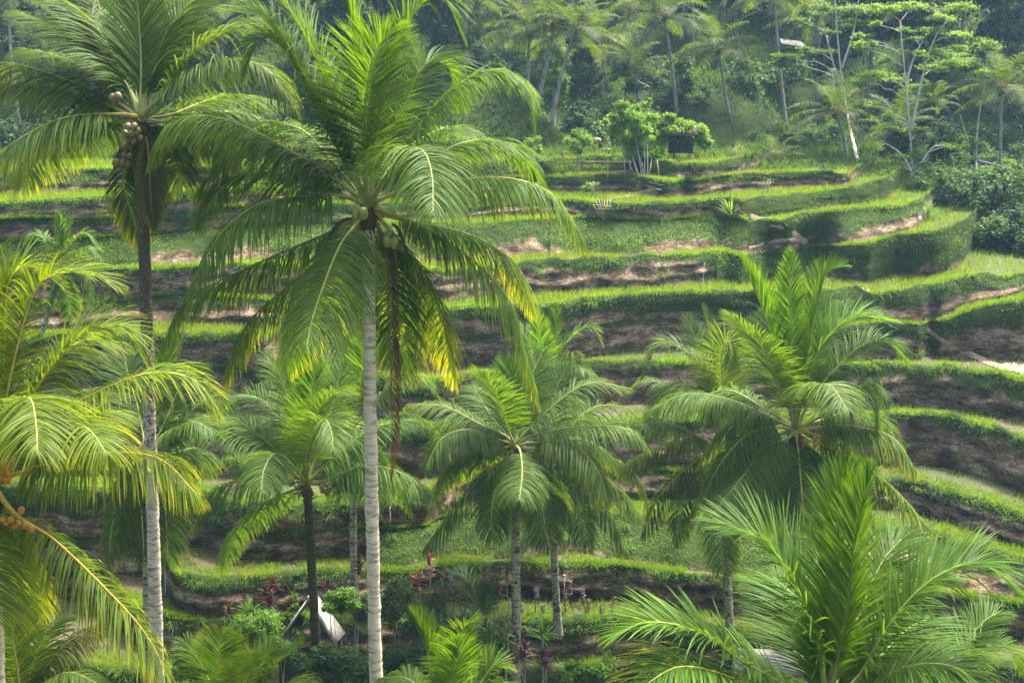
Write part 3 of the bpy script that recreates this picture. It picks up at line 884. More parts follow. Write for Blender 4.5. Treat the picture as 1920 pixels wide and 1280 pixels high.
def frond_arrays(curve, Lmax, pairs, seed, droop=1.0, vlift=10.0, yellow=0.1, green=(0.055, 0.125, 0.020), K=4, width=0.042, twist=0.0,
                 Lk=1.0, ang=1.0, out=None, start=0.17, r0=0.045, brown=0.0, pale=0.0, ragged=0.06):
    """one pinnate leaf along a curve; returns leaflet arrays and midrib arrays"""
    r = np.random.default_rng(seed)
    n = len(curve)
    T = unit(np.gradient(curve, axis=0))
    h = (curve[-1] - curve[0]) * np.array([1, 1, 0]) if out is None else np.asarray(out, float)
    if np.linalg.norm(h) < 0.3:
        h = h + np.array([0.0, -0.4, 0])
    h = unit(h)
    B0 = np.cross(UPV, h)
    B = unit(B0 - (T @ B0)[:, None] * T)
    Nn = np.cross(T, B)                                   # upper side of the blade
    Nn = np.where((Nn[:n // 3].mean(0) @ (UPV - 0.3 * h)) < 0, -Nn, Nn)
    s_all = np.linspace(0, 1, n)
    s = np.linspace(start, 0.998, pairs)
    s = np.repeat(s, 2) + r.normal(0, 0.0018, pairs * 2)
    side = np.tile([1.0, -1.0], pairs)
    if ragged > 0:
        k = r.random(pairs * 2) > ragged * 0.6
        s, side = s[k], side[k]
    s = np.clip(s, 0, 1)
    m = len(s)
    I = lambda A: np.stack([np.interp(s, s_all, A[:, k]) for k in range(3)], -1)
    P, t, b, nn = I(curve), unit(I(T)), unit(I(B)), unit(I(Nn))
    tw = np.radians(twist) * s
    b, nn = b * np.cos(tw)[:, None] + nn * np.sin(tw)[:, None], nn * np.cos(tw)[:, None] - b * np.sin(tw)[:, None]
    prof = np.interp(s, [0, .1, .17, .3, .5, .75, .92, 1], [.4, .5, .62, .92, 1, .84, .55, .30])
    L = Lmax * Lk * prof * r.uniform(0.90, 1.06, m)
    al = np.radians(np.interp(s, [0, .17, .5, .85, 1], [86, 80, 68, 48, 16]) * ang + r.normal(0, 4.0, m))
    vl = np.radians(vlift + r.normal(0, 7, m))
    d0 = np.cos(al)[:, None] * t + np.sin(al)[:, None] * (side * np.cos(vl))[:, None] * b + (np.sin(al) * np.sin(vl))[:, None] * nn
    d0 = unit(d0)
    g = droop * r.uniform(0.75, 1.3, m)
    g = np.where(r.random(m) < ragged, g * 1.9 + 0.4, g)
    pos = P.copy()
    d = d0.copy()
    W = width * r.uniform(0.85, 1.15, m) * np.interp(s, [0, .2, .8, 1], [.7, 1, .9, .5])
    roll = np.radians(r.normal(14, 16, m)) * side
    wprof = np.interp(np.arange(K + 1) / K, [0, .12, .45, .8, 1], [.55, .95, 1, .6, 0])
    base_c = np.asarray(green) * np.array([1.0, .95, .5]) * r.uniform(0.72, 1.25, (m, 1))
    base_c = base_c * (1 - pale) + np.array([0.095, 0.15, 0.034]) * pale
    if brown > 0:
        base_c = base_c * (1 - brown) + np.array([0.115, 0.06, 0.04]) * brown * r.uniform(.7, 1.2, (m, 1))
    yel = np.array([0.30, 0.31, 0.012])
    ylen = np.clip(0.62 * yellow * r.uniform(0.2, 1.7, m) * np.interp(s, [0, .4, .8, 1], [.5, .7, 1.15, 1.3]), 0, 1.0)
    burnt = (r.random(m) < .10)[:, None]
    vs, cs = [], []
    for k in range(K + 1):
        f = k / K
        w0 = unit(t - (np.sum(t * d, -1))[:, None] * d)
        nl = np.cross(d, w0)
        w = w0 * np.cos(roll)[:, None] + nl * np.sin(roll)[:, None]
        c_y = np.clip((f - (1 - ylen)) / 0.35, 0, 1)[:, None] * np.clip(ylen * 4, 0, 1)[:, None]
        c = base_c * (1 - c_y) + yel * c_y
        if f > .8:
            c = np.where(burnt, np.array([.16, .10, .045]), c)
        if k < K:
            vs += [pos - w * (W * wprof[k] / 2)[:, None], pos + w * (W * wprof[k] / 2)[:, None]]
            cs += [c, c]
        else:
            vs.append(pos)
            cs.append(c)
        pos = pos + d * (L / K)[:, None]
        d = unit(d0 + (g * ((k + 1) / K) ** 1.15)[:, None] * np.array([0, 0, -1.0]))
    nv = 2 * K + 1
    V = np.stack(vs, 1).reshape(-1, 3)
    C = np.stack(cs, 1).reshape(-1, 3)
    bi = np.arange(m)[:, None] * nv
    qs = np.concatenate([bi + np.array([[2 * k, 2 * k + 1, 2 * k + 3, 2 * k + 2]]) for k in range(K - 1)])
    tri = bi + np.array([[2 * K - 2, 2 * K - 1, 2 * K]])
    rad = np.interp(s_all, [0, .06, .2, .6, 1], [r0 * 1.9, r0 * 1.25, r0 * .62, r0 * .32, r0 * .10])
    step = max(1, n // 18)
    idx = np.unique(np.r_[np.arange(0, n, step), n - 1])
    mv, mf = tube_arrays(curve[idx], rad[idx], 5, True)
    return (V, [qs, tri], C), (mv, mf)

def px_curve(crown, d, pts, Lf, sgn, n=44):
    """3-D leaf axis from its course in the photograph; the length left over goes towards (-) or away from (+) the camera"""
    q = spline(np.array([crown] + list(pts), float), n)
    L = np.concatenate([[0], np.cumsum(np.linalg.norm(np.diff(q, axis=0), axis=1))])
    s = L / L[-1]
    lp = L[-1] * d / FPX
    ext = math.sqrt(max(Lf * Lf - lp * lp, 0.0))
    ext = min(ext, 0.75 * Lf) * sgn
    dep = d + ext * s ** 1.1
    return at(q[:, 0], q[:, 1], dep)

def auto_curve(base, az, e0, Lf, bend, n=40, r=None):
    s = np.linspace(0, 1, n)
    e = np.radians(e0) - np.radians(bend) * s ** 1.35
    a = np.radians(az) + (0 if r is None else np.radians(r.normal(0, 10)) * s)
    dd = np.stack([np.cos(e) * np.sin(a), np.cos(e) * np.cos(a), np.sin(e)], -1) * (Lf / (n - 1))
    return np.asarray(base) + np.concatenate([np.zeros((1, 3)), np.cumsum(dd[:-1], axis=0)])

def trunk_mesh(base, top, rb, rt, bend=(0, 0), step=0.06, seg=12, mat='bark', seed=0, rings=True, name='trunk'):
    Lt = np.linalg.norm(top - base)
    n = max(10, int(Lt / step))
    s = np.linspace(0, 1, n)
    c = base + (top - base) * s[:, None]
    c = c + np.stack([bend[0] * np.sin(s * math.pi), bend[1] * np.sin(s * math.pi), 0 * s], -1)
    rad = rb + (rt - rb) * np.minimum(1, s * 1.05) + (rb * 0.45) * np.exp(-s * Lt / 0.5)
    r = np.random.default_rng(seed)
    if rings:
        ph = np.cumsum(r.uniform(0.7, 1.3, n)) * (step / 0.13) * 2 * math.pi
        rad = rad * (1 + 0.03 * np.sign(np.sin(ph)) + r.normal(0, 0.016, n))
    v, f = tube_arrays(c - base, rad, seg)
    v = v + 0.012 * rb / 0.14 * np.stack([vnoise(v[:, 0] * 9, v[:, 1] * 9, v[:, 2] * 5, seed + k) for k in range(3)], -1)
    return mesh(name, v, f, M[mat], None, True)

def _ico(sub=1):
    t = (1 + 5 ** .5) / 2
    v = [(-1, t, 0), (1, t, 0), (-1, -t, 0), (1, -t, 0), (0, -1, t), (0, 1, t), (0, -1, -t), (0, 1, -t), (t, 0, -1), (t, 0, 1), (-t, 0, -1), (-t, 0, 1)]
    f = [(0, 11, 5), (0, 5, 1), (0, 1, 7), (0, 7, 10), (0, 10, 11), (1, 5, 9), (5, 11, 4), (11, 10, 2), (10, 7, 6), (7, 1, 8), (3, 9, 4), (3, 4, 2), (3, 2, 6), (3, 6, 8), (3, 8, 9), (4, 9, 5), (2, 4, 11), (6, 2, 10), (8, 6, 7), (9, 8, 1)]
    v = [list(unit(p)) for p in v]
    for _ in range(sub):
        cache, nf = {}, []
        def mid(a, b):
            k = (min(a, b), max(a, b))
            if k not in cache:
                v.append(list(unit((np.array(v[a]) + np.array(v[b])) / 2)))
                cache[k] = len(v) - 1
            return cache[k]
        for a, b, c in f:
            x, y, z = mid(a, b), mid(b, c), mid(c, a)
            nf += [(a, x, z), (b, y, x), (c, z, y), (x, y, z)]
        f = nf
    return np.array(v), np.array(f)
ICO_V, ICO_F = _ico(2)
ICO1_V, ICO1_F = _ico(1)

def nut_mesh(kind):
    v = ICO_V * np.array([.105, .105, .135])
    v = v * (1 + 0.10 * np.clip(v[:, 2:3] / .135, -1, 0) ** 2 - 0.06 * np.cos(3 * np.arctan2(v[:, 1:2], v[:, 0:1])) * np.sqrt(np.maximum(0, 1 - (v[:, 2:3] / .135) ** 2)) * 0.6)
    return mesh('coconut', v, [ICO_F], M['nut_' + kind], None, True)
NUTS = {k: nut_mesh(k) for k in ('green', 'brown', 'orange')}

def fibre_mesh(crown_r, h, seed):
    """ragged husk of old leaf bases round the top of the trunk"""
    r = np.random.default_rng(seed)
    mb = MB()
    s = np.linspace(0, 1, 9)
    pts = np.stack([0 * s, 0 * s, -h * 0.75 + h * s], -1)
    v, f = tube_arrays(pts, crown_r * np.array([.95, 1.1, 1.3, 1.5, 1.65, 1.6, 1.3, .9, .4]), 10)
    v += r.normal(0, crown_r * 0.10, v.shape)
    mb.add(v, f)
    for k in range(16):
        a, e = r.uniform(0, 6.28), r.uniform(-0.5, 1.1)
        dirv = np.array([math.cos(a) * math.cos(e), math.sin(a) * math.cos(e), math.sin(e)])
        p0 = np.array([0, 0, r.uniform(-h * .6, h * .2)]) + dirv * np.array([1, 1, 0]) * crown_r
        L = r.uniform(.25, .6) * crown_r / .16
        q = np.stack([p0 + dirv * L * t + np.array([0, 0, -0.25 * L * t * t]) for t in np.linspace(0, 1, 5)])
        v, f = tube_arrays(q, crown_r * np.array([.28, .2, .13, .08, .03]), 4)
        mb.add(v, f)
    return mb.build('crown_fibre', M['fibre'])

def spathe_mesh(p0, p1, sag, r):
    s = np.linspace(0, 1, 10)[:, None]
    q = p0 + (p1 - p0) * s + np.array([0, 0, 1.0]) * sag * np.sin(s * math.pi)
    v, f = tube_arrays(q, r * np.interp(s[:, 0], [0, .2, .6, 1], [.5, .8, 1, .1]), 6)
    return v, f

PALM_N = [0]
def palm(label, crown, d, base_px=None, base_d=None, base_z=None, r=(0.15, 0.125), fronds=(), auto=(), Lf=4.4, Lmax=0.95, pairs=112, bark='bark',
         nuts=None, green=(0.055, 0.125, 0.020), K=4, width=0.042, group=None, bend=(0, 0), spathes=(), name='coconut_palm', trunk=True, seed=None, no_fibre=False):
    PALM_N[0] += 1
    sd = PALM_N[0] * 1000 if seed is None else seed
    rr = np.random.default_rng(sd)
    top = at(crown[0], crown[1], d)
    bd = d if base_d is None else base_d
    bx = at(crown[0] if base_px is None else base_px, 1000, bd)[0]
    if base_px is not None:
        bx = (base_px - 960) / FPX * bd * 1.075
    bz = float(ground_z(bx, bd)) if base_z is None else base_z
    base = np.array([bx, bd, bz])
    root = thing(name, label, 'palm', base, group)
    if trunk:
        obj('trunk', trunk_mesh(base, top - np.array([0, 0, .25]), r[0], r[1], bend, mat=bark, seed=sd), root)
    if not no_fibre:
        obj('crown_fibre', fibre_mesh(r[1] * .85, .6, sd), root, top - base - np.array([0, 0, .15]))
    k = 0
    def emit(curve, kw):
        nonlocal k
        k += 1
        a = dict(Lmax=Lmax, pairs=pairs, seed=sd + k, green=green, K=K, width=width, r0=r[1] * .33)
        rc = kw.pop('rib', None)
        a.update(kw)
        (V, f, C), (mv, mf) = frond_arrays(curve - base, **a)
        o = obj('frond', mesh('frond', V, f, M['frond'], C), root)
        yel = a.get('yellow', .1)
        if rc is None:
            rc = np.array([0.17, 0.20, 0.045]) * (1 - yel) + np.array([0.42, 0.33, 0.06]) * yel
            if a.get('brown', 0) > .5:
                rc = np.array([.14, .07, .04])
        obj('midrib', mesh('midrib', mv, mf, M['midrib'], np.broadcast_to(rc, (len(mv), 3)), True), o)
        return o
    for spec in fronds:
        pts, sgn, kw = spec[0], spec[1], dict(spec[2]) if len(spec) > 2 else {}
        lf = kw.pop('Lf', Lf)
        lab = kw.pop('label', None)
        o = emit(px_curve(crown, d, pts, lf, sgn), kw)
        if lab:
            o['label'] = lab
    for spec in auto:
        az, e0, L, bnd = spec[:4]
        emit(auto_curve(top, az, e0, L, bnd, r=rr), dict(spec[4]) if len(spec) > 4 else {})
    for (sp0, sp1, dd, sag, rad_) in spathes:
        v, f = spathe_mesh(at(*sp0, d + dd) - base, at(*sp1, d + dd) - base, sag, rad_)
        obj('flower_spathe', mesh('flower_spathe', v, f, M['fibre'], None, True), root)
    if nuts:
        kind, spots, dd, sc = nuts
        for (nx, ny) in spots:
            o = obj('coconut', NUTS[kind], root, at(nx, ny, d + dd + rr.uniform(-.12, .12)) - base)
            o.rotation_euler = (rr.normal(0, .5), rr.normal(0, .5), rr.uniform(0, 6))
            q = sc * rr.uniform(.85, 1.12)
            o.scale = (q, q, q)
    return root

# fronds: course in the photograph after the crown, depth sense, overrides
OLD = dict(droop=1.9, vlift=-8, yellow=.35)
MID = dict(droop=1.25, vlift=2, yellow=.12)
YNG = dict(droop=.55, vlift=14, yellow=.03, Lk=1.0, ang=.85)
ERE = dict(droop=.32, vlift=14, yellow=.02, green=(.062, .15, .022), Lk=.9, ang=.58)
def _(base, **kw):
    k = dict(base)
    k.update(kw)
    return k

palm('tallest coconut palm, pale ringed trunk standing up the middle of the picture', (690, 385), 26.0, base_px=706, r=(.142, .128), Lf=4.6, Lmax=1.4, pairs=182,
     bark='bark', bend=(-.05, 0), K=5, width=.028,
     fronds=[
  ([(640,345),(500,258),(400,218),(325,228),(285,290)], -.5, _(OLD, yellow=.3)),
  ([(630,366),(500,378),(425,425),(382,490),(360,530)], -.8, _(OLD, yellow=.2, pale=.25)),
  ([(640,425),(525,475),(425,520),(350,560),(308,640)], -.4, _(OLD, yellow=.3, pale=.3)),
  ([(650,440),(560,520),(470,600),(425,700)], .2, _(OLD, yellow=.4, pale=.2)),
  ([(672,415),(640,455),(610,525),(585,600),(575,650)], -1, _(OLD, yellow=.25, pale=.45)),
  ([(590,200),(540,100),(492,72),(462,125)], .4, _(YNG, droop=.8)),
  ([(650,270),(610,150),(555,40),(490,-40)], .7, _(YNG)),
  ([(685,250),(690,150),(708,92),(728,62)], -.5, _(YNG, droop=.5, vlift=22, Lmax=1.45)),
  ([(680,250),(668,110),(640,-70)], .3, _(ERE)),
  ([(705,250),(735,140),(768,40),(825,-8),(862,55)], .5, _(YNG, droop=.7)),
  ([(715,280),(760,195),(795,122),(840,125),(858,185)], .8, _(YNG, droop=.8)),
  ([(740,310),(815,200),(870,152),(925,133),(980,155),(1000,225)], .1, _(MID, yellow=.05)),
  ([(730,320),(765,280),(795,285),(810,330),(812,400)], -.9, _(MID, droop=1.5, pale=.2)),
  ([(760,355),(860,338),(960,335),(1040,368),(1095,450)], .3, _(OLD, yellow=.3)),
  ([(745,405),(800,428),(900,500),(960,572),(985,660),(1008,740)], -.35, _(OLD, droop=1.5, yellow=.4)),
  ([(750,412),(880,440),(960,490),(1000,575)], .5, _(OLD, yellow=.6)),
  ([(730,430),(795,515),(830,600),(850,705)], .3, _(OLD, droop=1.2, yellow=.85)),
  ([(715,440),(750,520),(790,600),(825,660)], .8, _(OLD, yellow=.6)),
  ([(560,332),(500,325),(425,342),(372,415)], .6, _(MID, droop=1.7, yellow=.15)),
  ([(620,300),(560,240),(480,235),(420,300)], .9, _(MID)),
  ([(655,460),(600,560),(560,620),(540,690)], .9, _(OLD, yellow=.4)),
  ([(740,300),(790,260),(845,240),(880,290)], .9, _(MID)),
  ([(640,260),(560,130),(500,40),(430,20)], .2, _(YNG)),
  ([(700,440),(728,540),(752,640),(760,700)], .5, _(OLD, yellow=.5)),
  ([(600,310),(520,280),(440,290),(380,350)], .3, _(MID)),
  ([(770,330),(860,270),(950,270),(1010,330)], .7, _(MID)),
  ([(724,470),(728,600),(735,750),(733,895)], .15, dict(droop=5, vlift=-70, brown=1.0, yellow=0, pairs=78, Lmax=.5, width=.022, label='dead brown frond hanging straight down')),
     ],
     nuts=('green', [(668,403),(681,400),(729,440),(740,455),(752,462),(726,452)], -.25, .85),
     spathes=[((660,410),(600,490),-.25,.25,.05),((735,420),(765,480),-.3,.15,.045)])

palm('tall coconut palm with mossy trunk and a hanging cluster of brown nuts', (262, 222), 27.5, base_px=284, r=(.15, .125), Lf=4.6, Lmax=1.35, pairs=176, bark='bark_top', K=5, width=.028,
     green=(.055, .112, .030),
     fronds=[
  ([(225,214),(125,220),(50,252),(0,290),(-30,340)], -.4, _(OLD, yellow=.55, pale=.15)),
  ([(235,212),(175,186),(85,163),(-20,155)], .3, _(OLD, pale=.2)),
  ([(200,180),(75,132),(0,117),(-60,130)], .6, _(OLD, droop=1.5)),
  ([(250,180),(210,100),(165,32),(90,-10)], .5, _(YNG, pale=.35, droop=.8)),
  ([(225,140),(140,70),(40,25)], .4, _(YNG, droop=.9, pale=.2)),
  ([(245,130),(200,50),(170,-40)], .6, _(YNG)),
  ([(264,110),(257,0),(250,-60)], .3, _(ERE, green=(.05,.11,.03))),
  ([(290,120),(318,50),(370,-10)], .4, _(YNG, pale=.3, droop=.8)),
  ([(300,130),(345,40),(400,-20)], .5, _(YNG, pale=.1)),
  ([(300,200),(350,120),(400,75),(465,48),(520,72)], .2, _(YNG, droop=.9, pale=.35)),
  ([(305,178),(370,136),(435,112),(500,130),(548,195)], -.3, _(MID, droop=1.6, pale=.35)),
  ([(310,228),(390,210),(470,216),(540,250)], .5, _(OLD)),
  ([(276,270),(280,330),(287,425)], -.2, _(OLD, pale=.5, brown=.4, Lmax=.6, vlift=-45, Lf=3.2)),
  ([(258,270),(232,330),(246,400),(266,455)], .4, _(OLD, yellow=.8, Lmax=.75, vlift=-30, Lf=3.6)),
  ([(290,245),(322,285),(342,345)], .4, _(OLD, yellow=.3)),
  ([(240,130),(215,60),(180,10),(150,20)], .6, _(YNG, pale=.3, droop=.9)),
  ([(280,150),(285,80),(320,20),(360,30)], .6, _(YNG, pale=.4, droop=.9)),
  ([(320,215),(420,180),(520,190)], .9, _(MID)),
  ([(215,230),(120,250),(60,300),(40,350)], .5, _(OLD, yellow=.4)),
  ([(220,170),(120,110),(40,90)], .8, _(MID)),
  ([(310,240),(380,250),(440,300)], .3, _(OLD, pale=.2)),
     ],
     nuts=('brown', [(240,238),(252,236),(236,250),(247,252),(258,246),(240,262),(251,264),(232,270),(244,276),(222,292),(232,290),(243,292),(218,304),(229,304),(240,306),(223,316),(234,318),(262,258),(216,188),(210,182),(222,180)], -.3, .68),
     spathes=[((248,250),(211,325),-.35,.1,.06)])

palm('dwarf coconut palm with orange nuts, cut by the left picture edge', (-18, 905), 19.0, base_px=-30, r=(.14, .12), Lf=4.0, Lmax=1.12, pairs=146, bark='bark', K=5, width=.026, green=(.085, .145, .018),
     fronds=[
  ([(5,700),(12,545),(30,508),(55,498),(92,520)], .3, _(YNG, droop=.5, yellow=.25, rib=np.array([.5,.36,.05]))),
  ([(20,700),(62,552),(103,515),(165,513),(208,530)], .2, _(YNG, droop=.6, yellow=.2, rib=np.array([.45,.36,.08]))),
  ([(60,740),(145,635),(195,613),(235,618),(268,672)], .3, _(YNG, droop=.7, yellow=.3, rib=np.array([.5,.36,.05]))),
  ([(70,800),(210,722),(300,697),(370,715),(402,760)], -.2, _(MID, droop=.9, yellow=.4, rib=np.array([.5,.36,.05]))),
  ([(25,890),(90,868),(200,848),(300,860),(368,925)], -.3, _(OLD, droop=1.7, yellow=.55, rib=np.array([.52,.34,.04]))),
  ([(30,965),(100,1010),(200,1105),(275,1190),(322,1285)], -.2, _(OLD, droop=1.4, yellow=.6, rib=np.array([.52,.34,.04]))),
  ([(0,800),(35,750),(58,748),(68,800),(70,850)], -.9, _(MID, droop=1.3, yellow=.4)),
  ([(30,800),(92,690),(150,640),(220,640)], .6, _(MID, yellow=.2)),
  ([(-20,700),(-30,560),(-10,480)], .4, _(YNG, yellow=.2)),
  ([(-60,800),(-120,700),(-160,690)], .3, _(MID)),
  ([(-40,980),(-30,1080),(0,1170)], -.6, _(OLD, yellow=.4)),
  ([(20,840),(90,790),(160,800),(200,850)], -.8, _(MID, droop=1.3, yellow=.4)),
  ([(-10,1000),(30,1080),(60,1150)], .6, _(OLD, yellow=.4)),
  ([(40,850),(130,780),(230,770)], .7, _(MID, droop=1.0)),
     ],
     nuts=('orange', [(8,870),(18,876),(2,884),(12,890),(22,868),(0,898),(14,900),(40,956),(20,974),(33,980),(48,984),(8,985),(15,994),(58,990),(26,990),(4,975)], -.2, .5))

palm('coconut palm with a black mossy trunk left of the tall pale trunk', (576, 905), 36.0, base_px=597, r=(.15, .12), Lf=4.5, Lmax=1.22, pairs=146, width=.031, bark='bark_dark', green=(.052, .118, .024),
     fronds=[
  ([(540,865),(500,828),(435,782),(398,792)], .2, _(YNG, droop=.7, pale=.25)),
  ([(540,880),(485,835),(400,806),(320,845)], -.2, _(MID, pale=.25)),
  ([(545,870),(515,850),(495,880),(490,920)], -.9, _(MID, pale=.2)),
  ([(550,908),(468,900),(400,922),(362,985)], -.2, _(OLD, yellow=.1, pale=.3)),
  ([(570,860),(558,768),(548,684),(542,622)], .2, _(ERE)),
  ([(566,840),(530,717),(502,668)], .4, _(YNG)),
  ([(578,850),(592,785),(620,742),(652,738)], -.3, _(YNG, pale=.4, droop=.8)),
  ([(582,840),(606,784),(622,810),(624,840)], -.8, _(YNG, pale=.5, droop=.9)),
  ([(600,905),(640,888),(690,872),(760,890),(838,948)], -.1, _(OLD, yellow=.05)),
  ([(600,880),(652,835),(703,800),(772,786)], .3, _(MID)),
  ([(610,905),(680,872),(740,900),(772,958)], .5, _(OLD, yellow=.1)),
  ([(560,840),(520,770),(460,740),(420,770)], .7, _(YNG, droop=.8)),
  ([(550,900),(480,870),(420,860),(370,900)], .6, _(MID)),
  ([(590,860),(620,770),(640,690)], .6, _(YNG)),
  ([(560,915),(500,940),(440,1000),(420,1060)], .6, _(OLD, yellow=.2)),
  ([(574,830),(585,740),(590,660)], -.3, _(ERE)),
  ([(565,920),(545,935),(534,945)], -.3, dict(droop=1.5, yellow=1.0, Lmax=.4, Lf=1.2, pairs=22)),
     ],
     nuts=('brown', [(603,912),(611,908),(617,916),(606,920),(614,924),(545,908),(552,904),(540,902),(556,912)], -.25, .65))

palm('slim coconut palm behind the tall pale trunk, its thin trunk just beside it', (662, 800), 41.0, base_px=664, r=(.12, .10), Lf=4.4, Lmax=1.15, pairs=124, width=.032, bark='bark_moss', green=(.055, .125, .022),
     fronds=[
  ([(640,740),(610,680),(575,650)], .3, _(YNG)),
  ([(665,740),(655,660),(640,615)], .2, _(ERE)),
  ([(680,740),(700,680),(735,640),(765,680)], .3, _(YNG, droop=.8)),
  ([(690,770),(740,715),(790,705),(825,745)], .2, _(MID)),
  ([(640,780),(590,740),(540,740)], .5, _(MID)),
  ([(700,800),(760,775),(810,800),(840,850)], .3, _(MID, yellow=.1)),
  ([(690,830),(730,860),(760,930)], .4, _(OLD)),
  ([(630,810),(580,830),(550,880)], .4, _(OLD)),
  ([(650,830),(640,880),(640,930)], -.5, _(OLD)),
  ([(672,830),(690,880),(700,940)], -.5, _(OLD)),
  ([(675,740),(685,660),(690,600)], -.3, _(ERE)),
     ])

palm('full-crowned coconut palm at the centre with a grey trunk and a few nuts', (966, 835), 37.5, base_px=969, r=(.14, .12), Lf=4.5, Lmax=1.22, pairs=146, width=.031, bark='bark_moss', green=(.050, .108, .026),
     fronds=[
  ([(945,815),(901,795),(834,761),(774,758)], .1, _(MID, yellow=.35, pale=.3)),
  ([(940,825),(875,805),(828,822),(800,872)], -.5, _(OLD, yellow=.1, pale=.15)),
  ([(950,815),(918,775),(888,724)], .6, _(MID)),
  ([(985,810),(1036,761),(1103,718),(1172,726)], .2, _(MID, droop=.9, pale=.2)),
  ([(1000,815),(1069,801),(1137,798),(1187,808),(1214,838)], -.2, _(OLD, yellow=.05, pale=.4)),
  ([(1010,850),(1086,875),(1153,909),(1204,966)], -.4, _(OLD, yellow=.25, pale=.3)),
  ([(975,845),(979,885),(974,936)], -1, _(OLD, pale=.35, yellow=.2)),
  ([(945,862),(901,895),(851,953),(797,1025)], -.1, _(OLD, yellow=.1, pale=.35)),
  ([(950,880),(924,936),(922,1005)], -.4, _(OLD, yellow=.15)),
  ([(985,860),(1010,915),(1022,985)], -.5, _(OLD, yellow=.3)),
  ([(1010,840),(1080,822),(1130,840),(1172,890)], .5, _(OLD)),
  ([(965,790),(962,735),(950,680)], .2, _(ERE)),
  ([(950,800),(930,740),(905,700)], -.3, _(YNG)),
  ([(975,790),(990,720),(1015,665)], .5, _(YNG)),
  ([(930,850),(870,860),(830,910)], .7, _(OLD)),
  ([(990,850),(1030,900),(1050,960)], .7, _(OLD)),
  ([(940,840),(890,845),(845,870),(815,930)], .4, _(OLD)),
  ([(930,820),(870,780),(820,800)], .7, _(MID)),
  ([(1000,830),(1070,830),(1120,880),(1140,940)], -.5, _(OLD, pale=.2)),
  ([(960,870),(945,930),(950,990)], .4, _(OLD)),
     ],
     nuts=('brown', [(1002,848),(1009,844),(1006,854),(950,876),(956,884),(944,872)], -.25, .65))

palm('coconut palm with dark hanging fronds close behind the full-crowned central palm', (1030, 872), 40.0, base_px=1047, r=(.125, .105), Lf=4.3, Lmax=1.15, pairs=124, width=.031, bark='bark_moss', green=(.045, .095, .022),
     fronds=[
  ([(1026,920),(1020,975),(1030,1025)], -.5, _(OLD)),
  ([(1060,900),(1110,930),(1150,980),(1168,1030)], -.2, _(OLD)),
  ([(1080,870),(1150,860),(1200,900),(1215,960)], .2, _(OLD)),
  ([(1050,900),(1090,950),(1100,1020)], -.4, _(OLD, yellow=.15)),
  ([(1000,880),(950,900),(920,960)], .5, _(OLD)),
  ([(1060,840),(1110,800),(1170,790)], .6, _(MID)),
  ([(1030,810),(1040,740),(1060,690)], .5, _(YNG)),
  ([(1010,820),(980,760),(940,740)], .6, _(MID)),
  ([(1050,830),(1100,770),(1160,760),(1200,790)], .8, _(MID)),
     ])

palm('young coconut palm showing only its top above the central crowns', (1018, 740), 44.5, base_px=1012, base_z=-16.9, r=(.12, .10), Lf=3.6, Lmax=.9, pairs=83, bark='bark_moss', green=(.055, .125, .024),
     fronds=[
  ([(1030,680),(1040,620),(1042,578)], .2, _(ERE)),
  ([(1035,690),(1065,640),(1105,612),(1128,642)], .0, _(YNG, droop=.7, pale=.2)),
  ([(1005,690),(990,640),(970,610)], .2, _(YNG)),
  ([(1020,690),(1010,620),(1000,580)], -.4, _(ERE)),
  ([(1040,710),(1075,685),(1110,700)], -.4, _(MID, pale=.2)),
  ([(990,720),(950,700),(915,730)], .3, _(MID)),
  ([(1050,740),(1090,750),(1120,790)], .3, _(OLD)),
  ([(1045,690),(1070,660),(1080,690),(1075,740)], -.6, _(MID, pale=.3)),
     ])

palm('coconut palm with dark drooping fronds left of the large right-hand crown', (1352, 842), 39.8, base_px=1374, base_z=-19.1, r=(.135, .115), Lf=4.5, Lmax=1.15, pairs=136, width=.031, bark='bark_moss', green=(.045, .098, .026),
     fronds=[
  ([(1348,740),(1336,640),(1320,580)], .2, _(ERE, green=(.05,.11,.03))),
  ([(1336,720),(1290,662),(1239,645),(1207,700)], .1, _(YNG, droop=.8, pale=.2)),
  ([(1356,740),(1352,665),(1368,640),(1376,690)], -.6, _(YNG, pale=.45)),
  ([(1320,745),(1268,734),(1218,712),(1180,730)], .3, _(MID, pale=.2)),
  ([(1310,818),(1250,792),(1188,797)], -.3, _(OLD)),
  ([(1311,822),(1226,843),(1148,884)], -.1, _(OLD, pale=.2)),
  ([(1310,860),(1240,924),(1205,1000)], -.2, _(OLD, green=(.035,.075,.022))),
  ([(1336,870),(1281,930),(1268,1010)], -.3, _(OLD, green=(.035,.075,.022))),
  ([(1375,740),(1390,660),(1420,600)], .4, _(YNG)),
  ([(1350,900),(1350,990),(1361,1085)], -.4, _(OLD, pale=.1)),
  ([(1380,860),(1420,920),(1440,1000)], .3, _(OLD)),
  ([(1330,760),(1290,720),(1240,740),(1210,790)], -.4, _(MID, droop=1.4, pale=.15)),
  ([(1380,800),(1450,780),(1500,820)], .6, _(MID)),
  ([(1340,730),(1310,650),(1290,600)], .6, _(YNG)),
     ],
     nuts=('orange', [(1362,848),(1369,842),(1372,852),(1358,856),(1380,846)], -.25, .6))

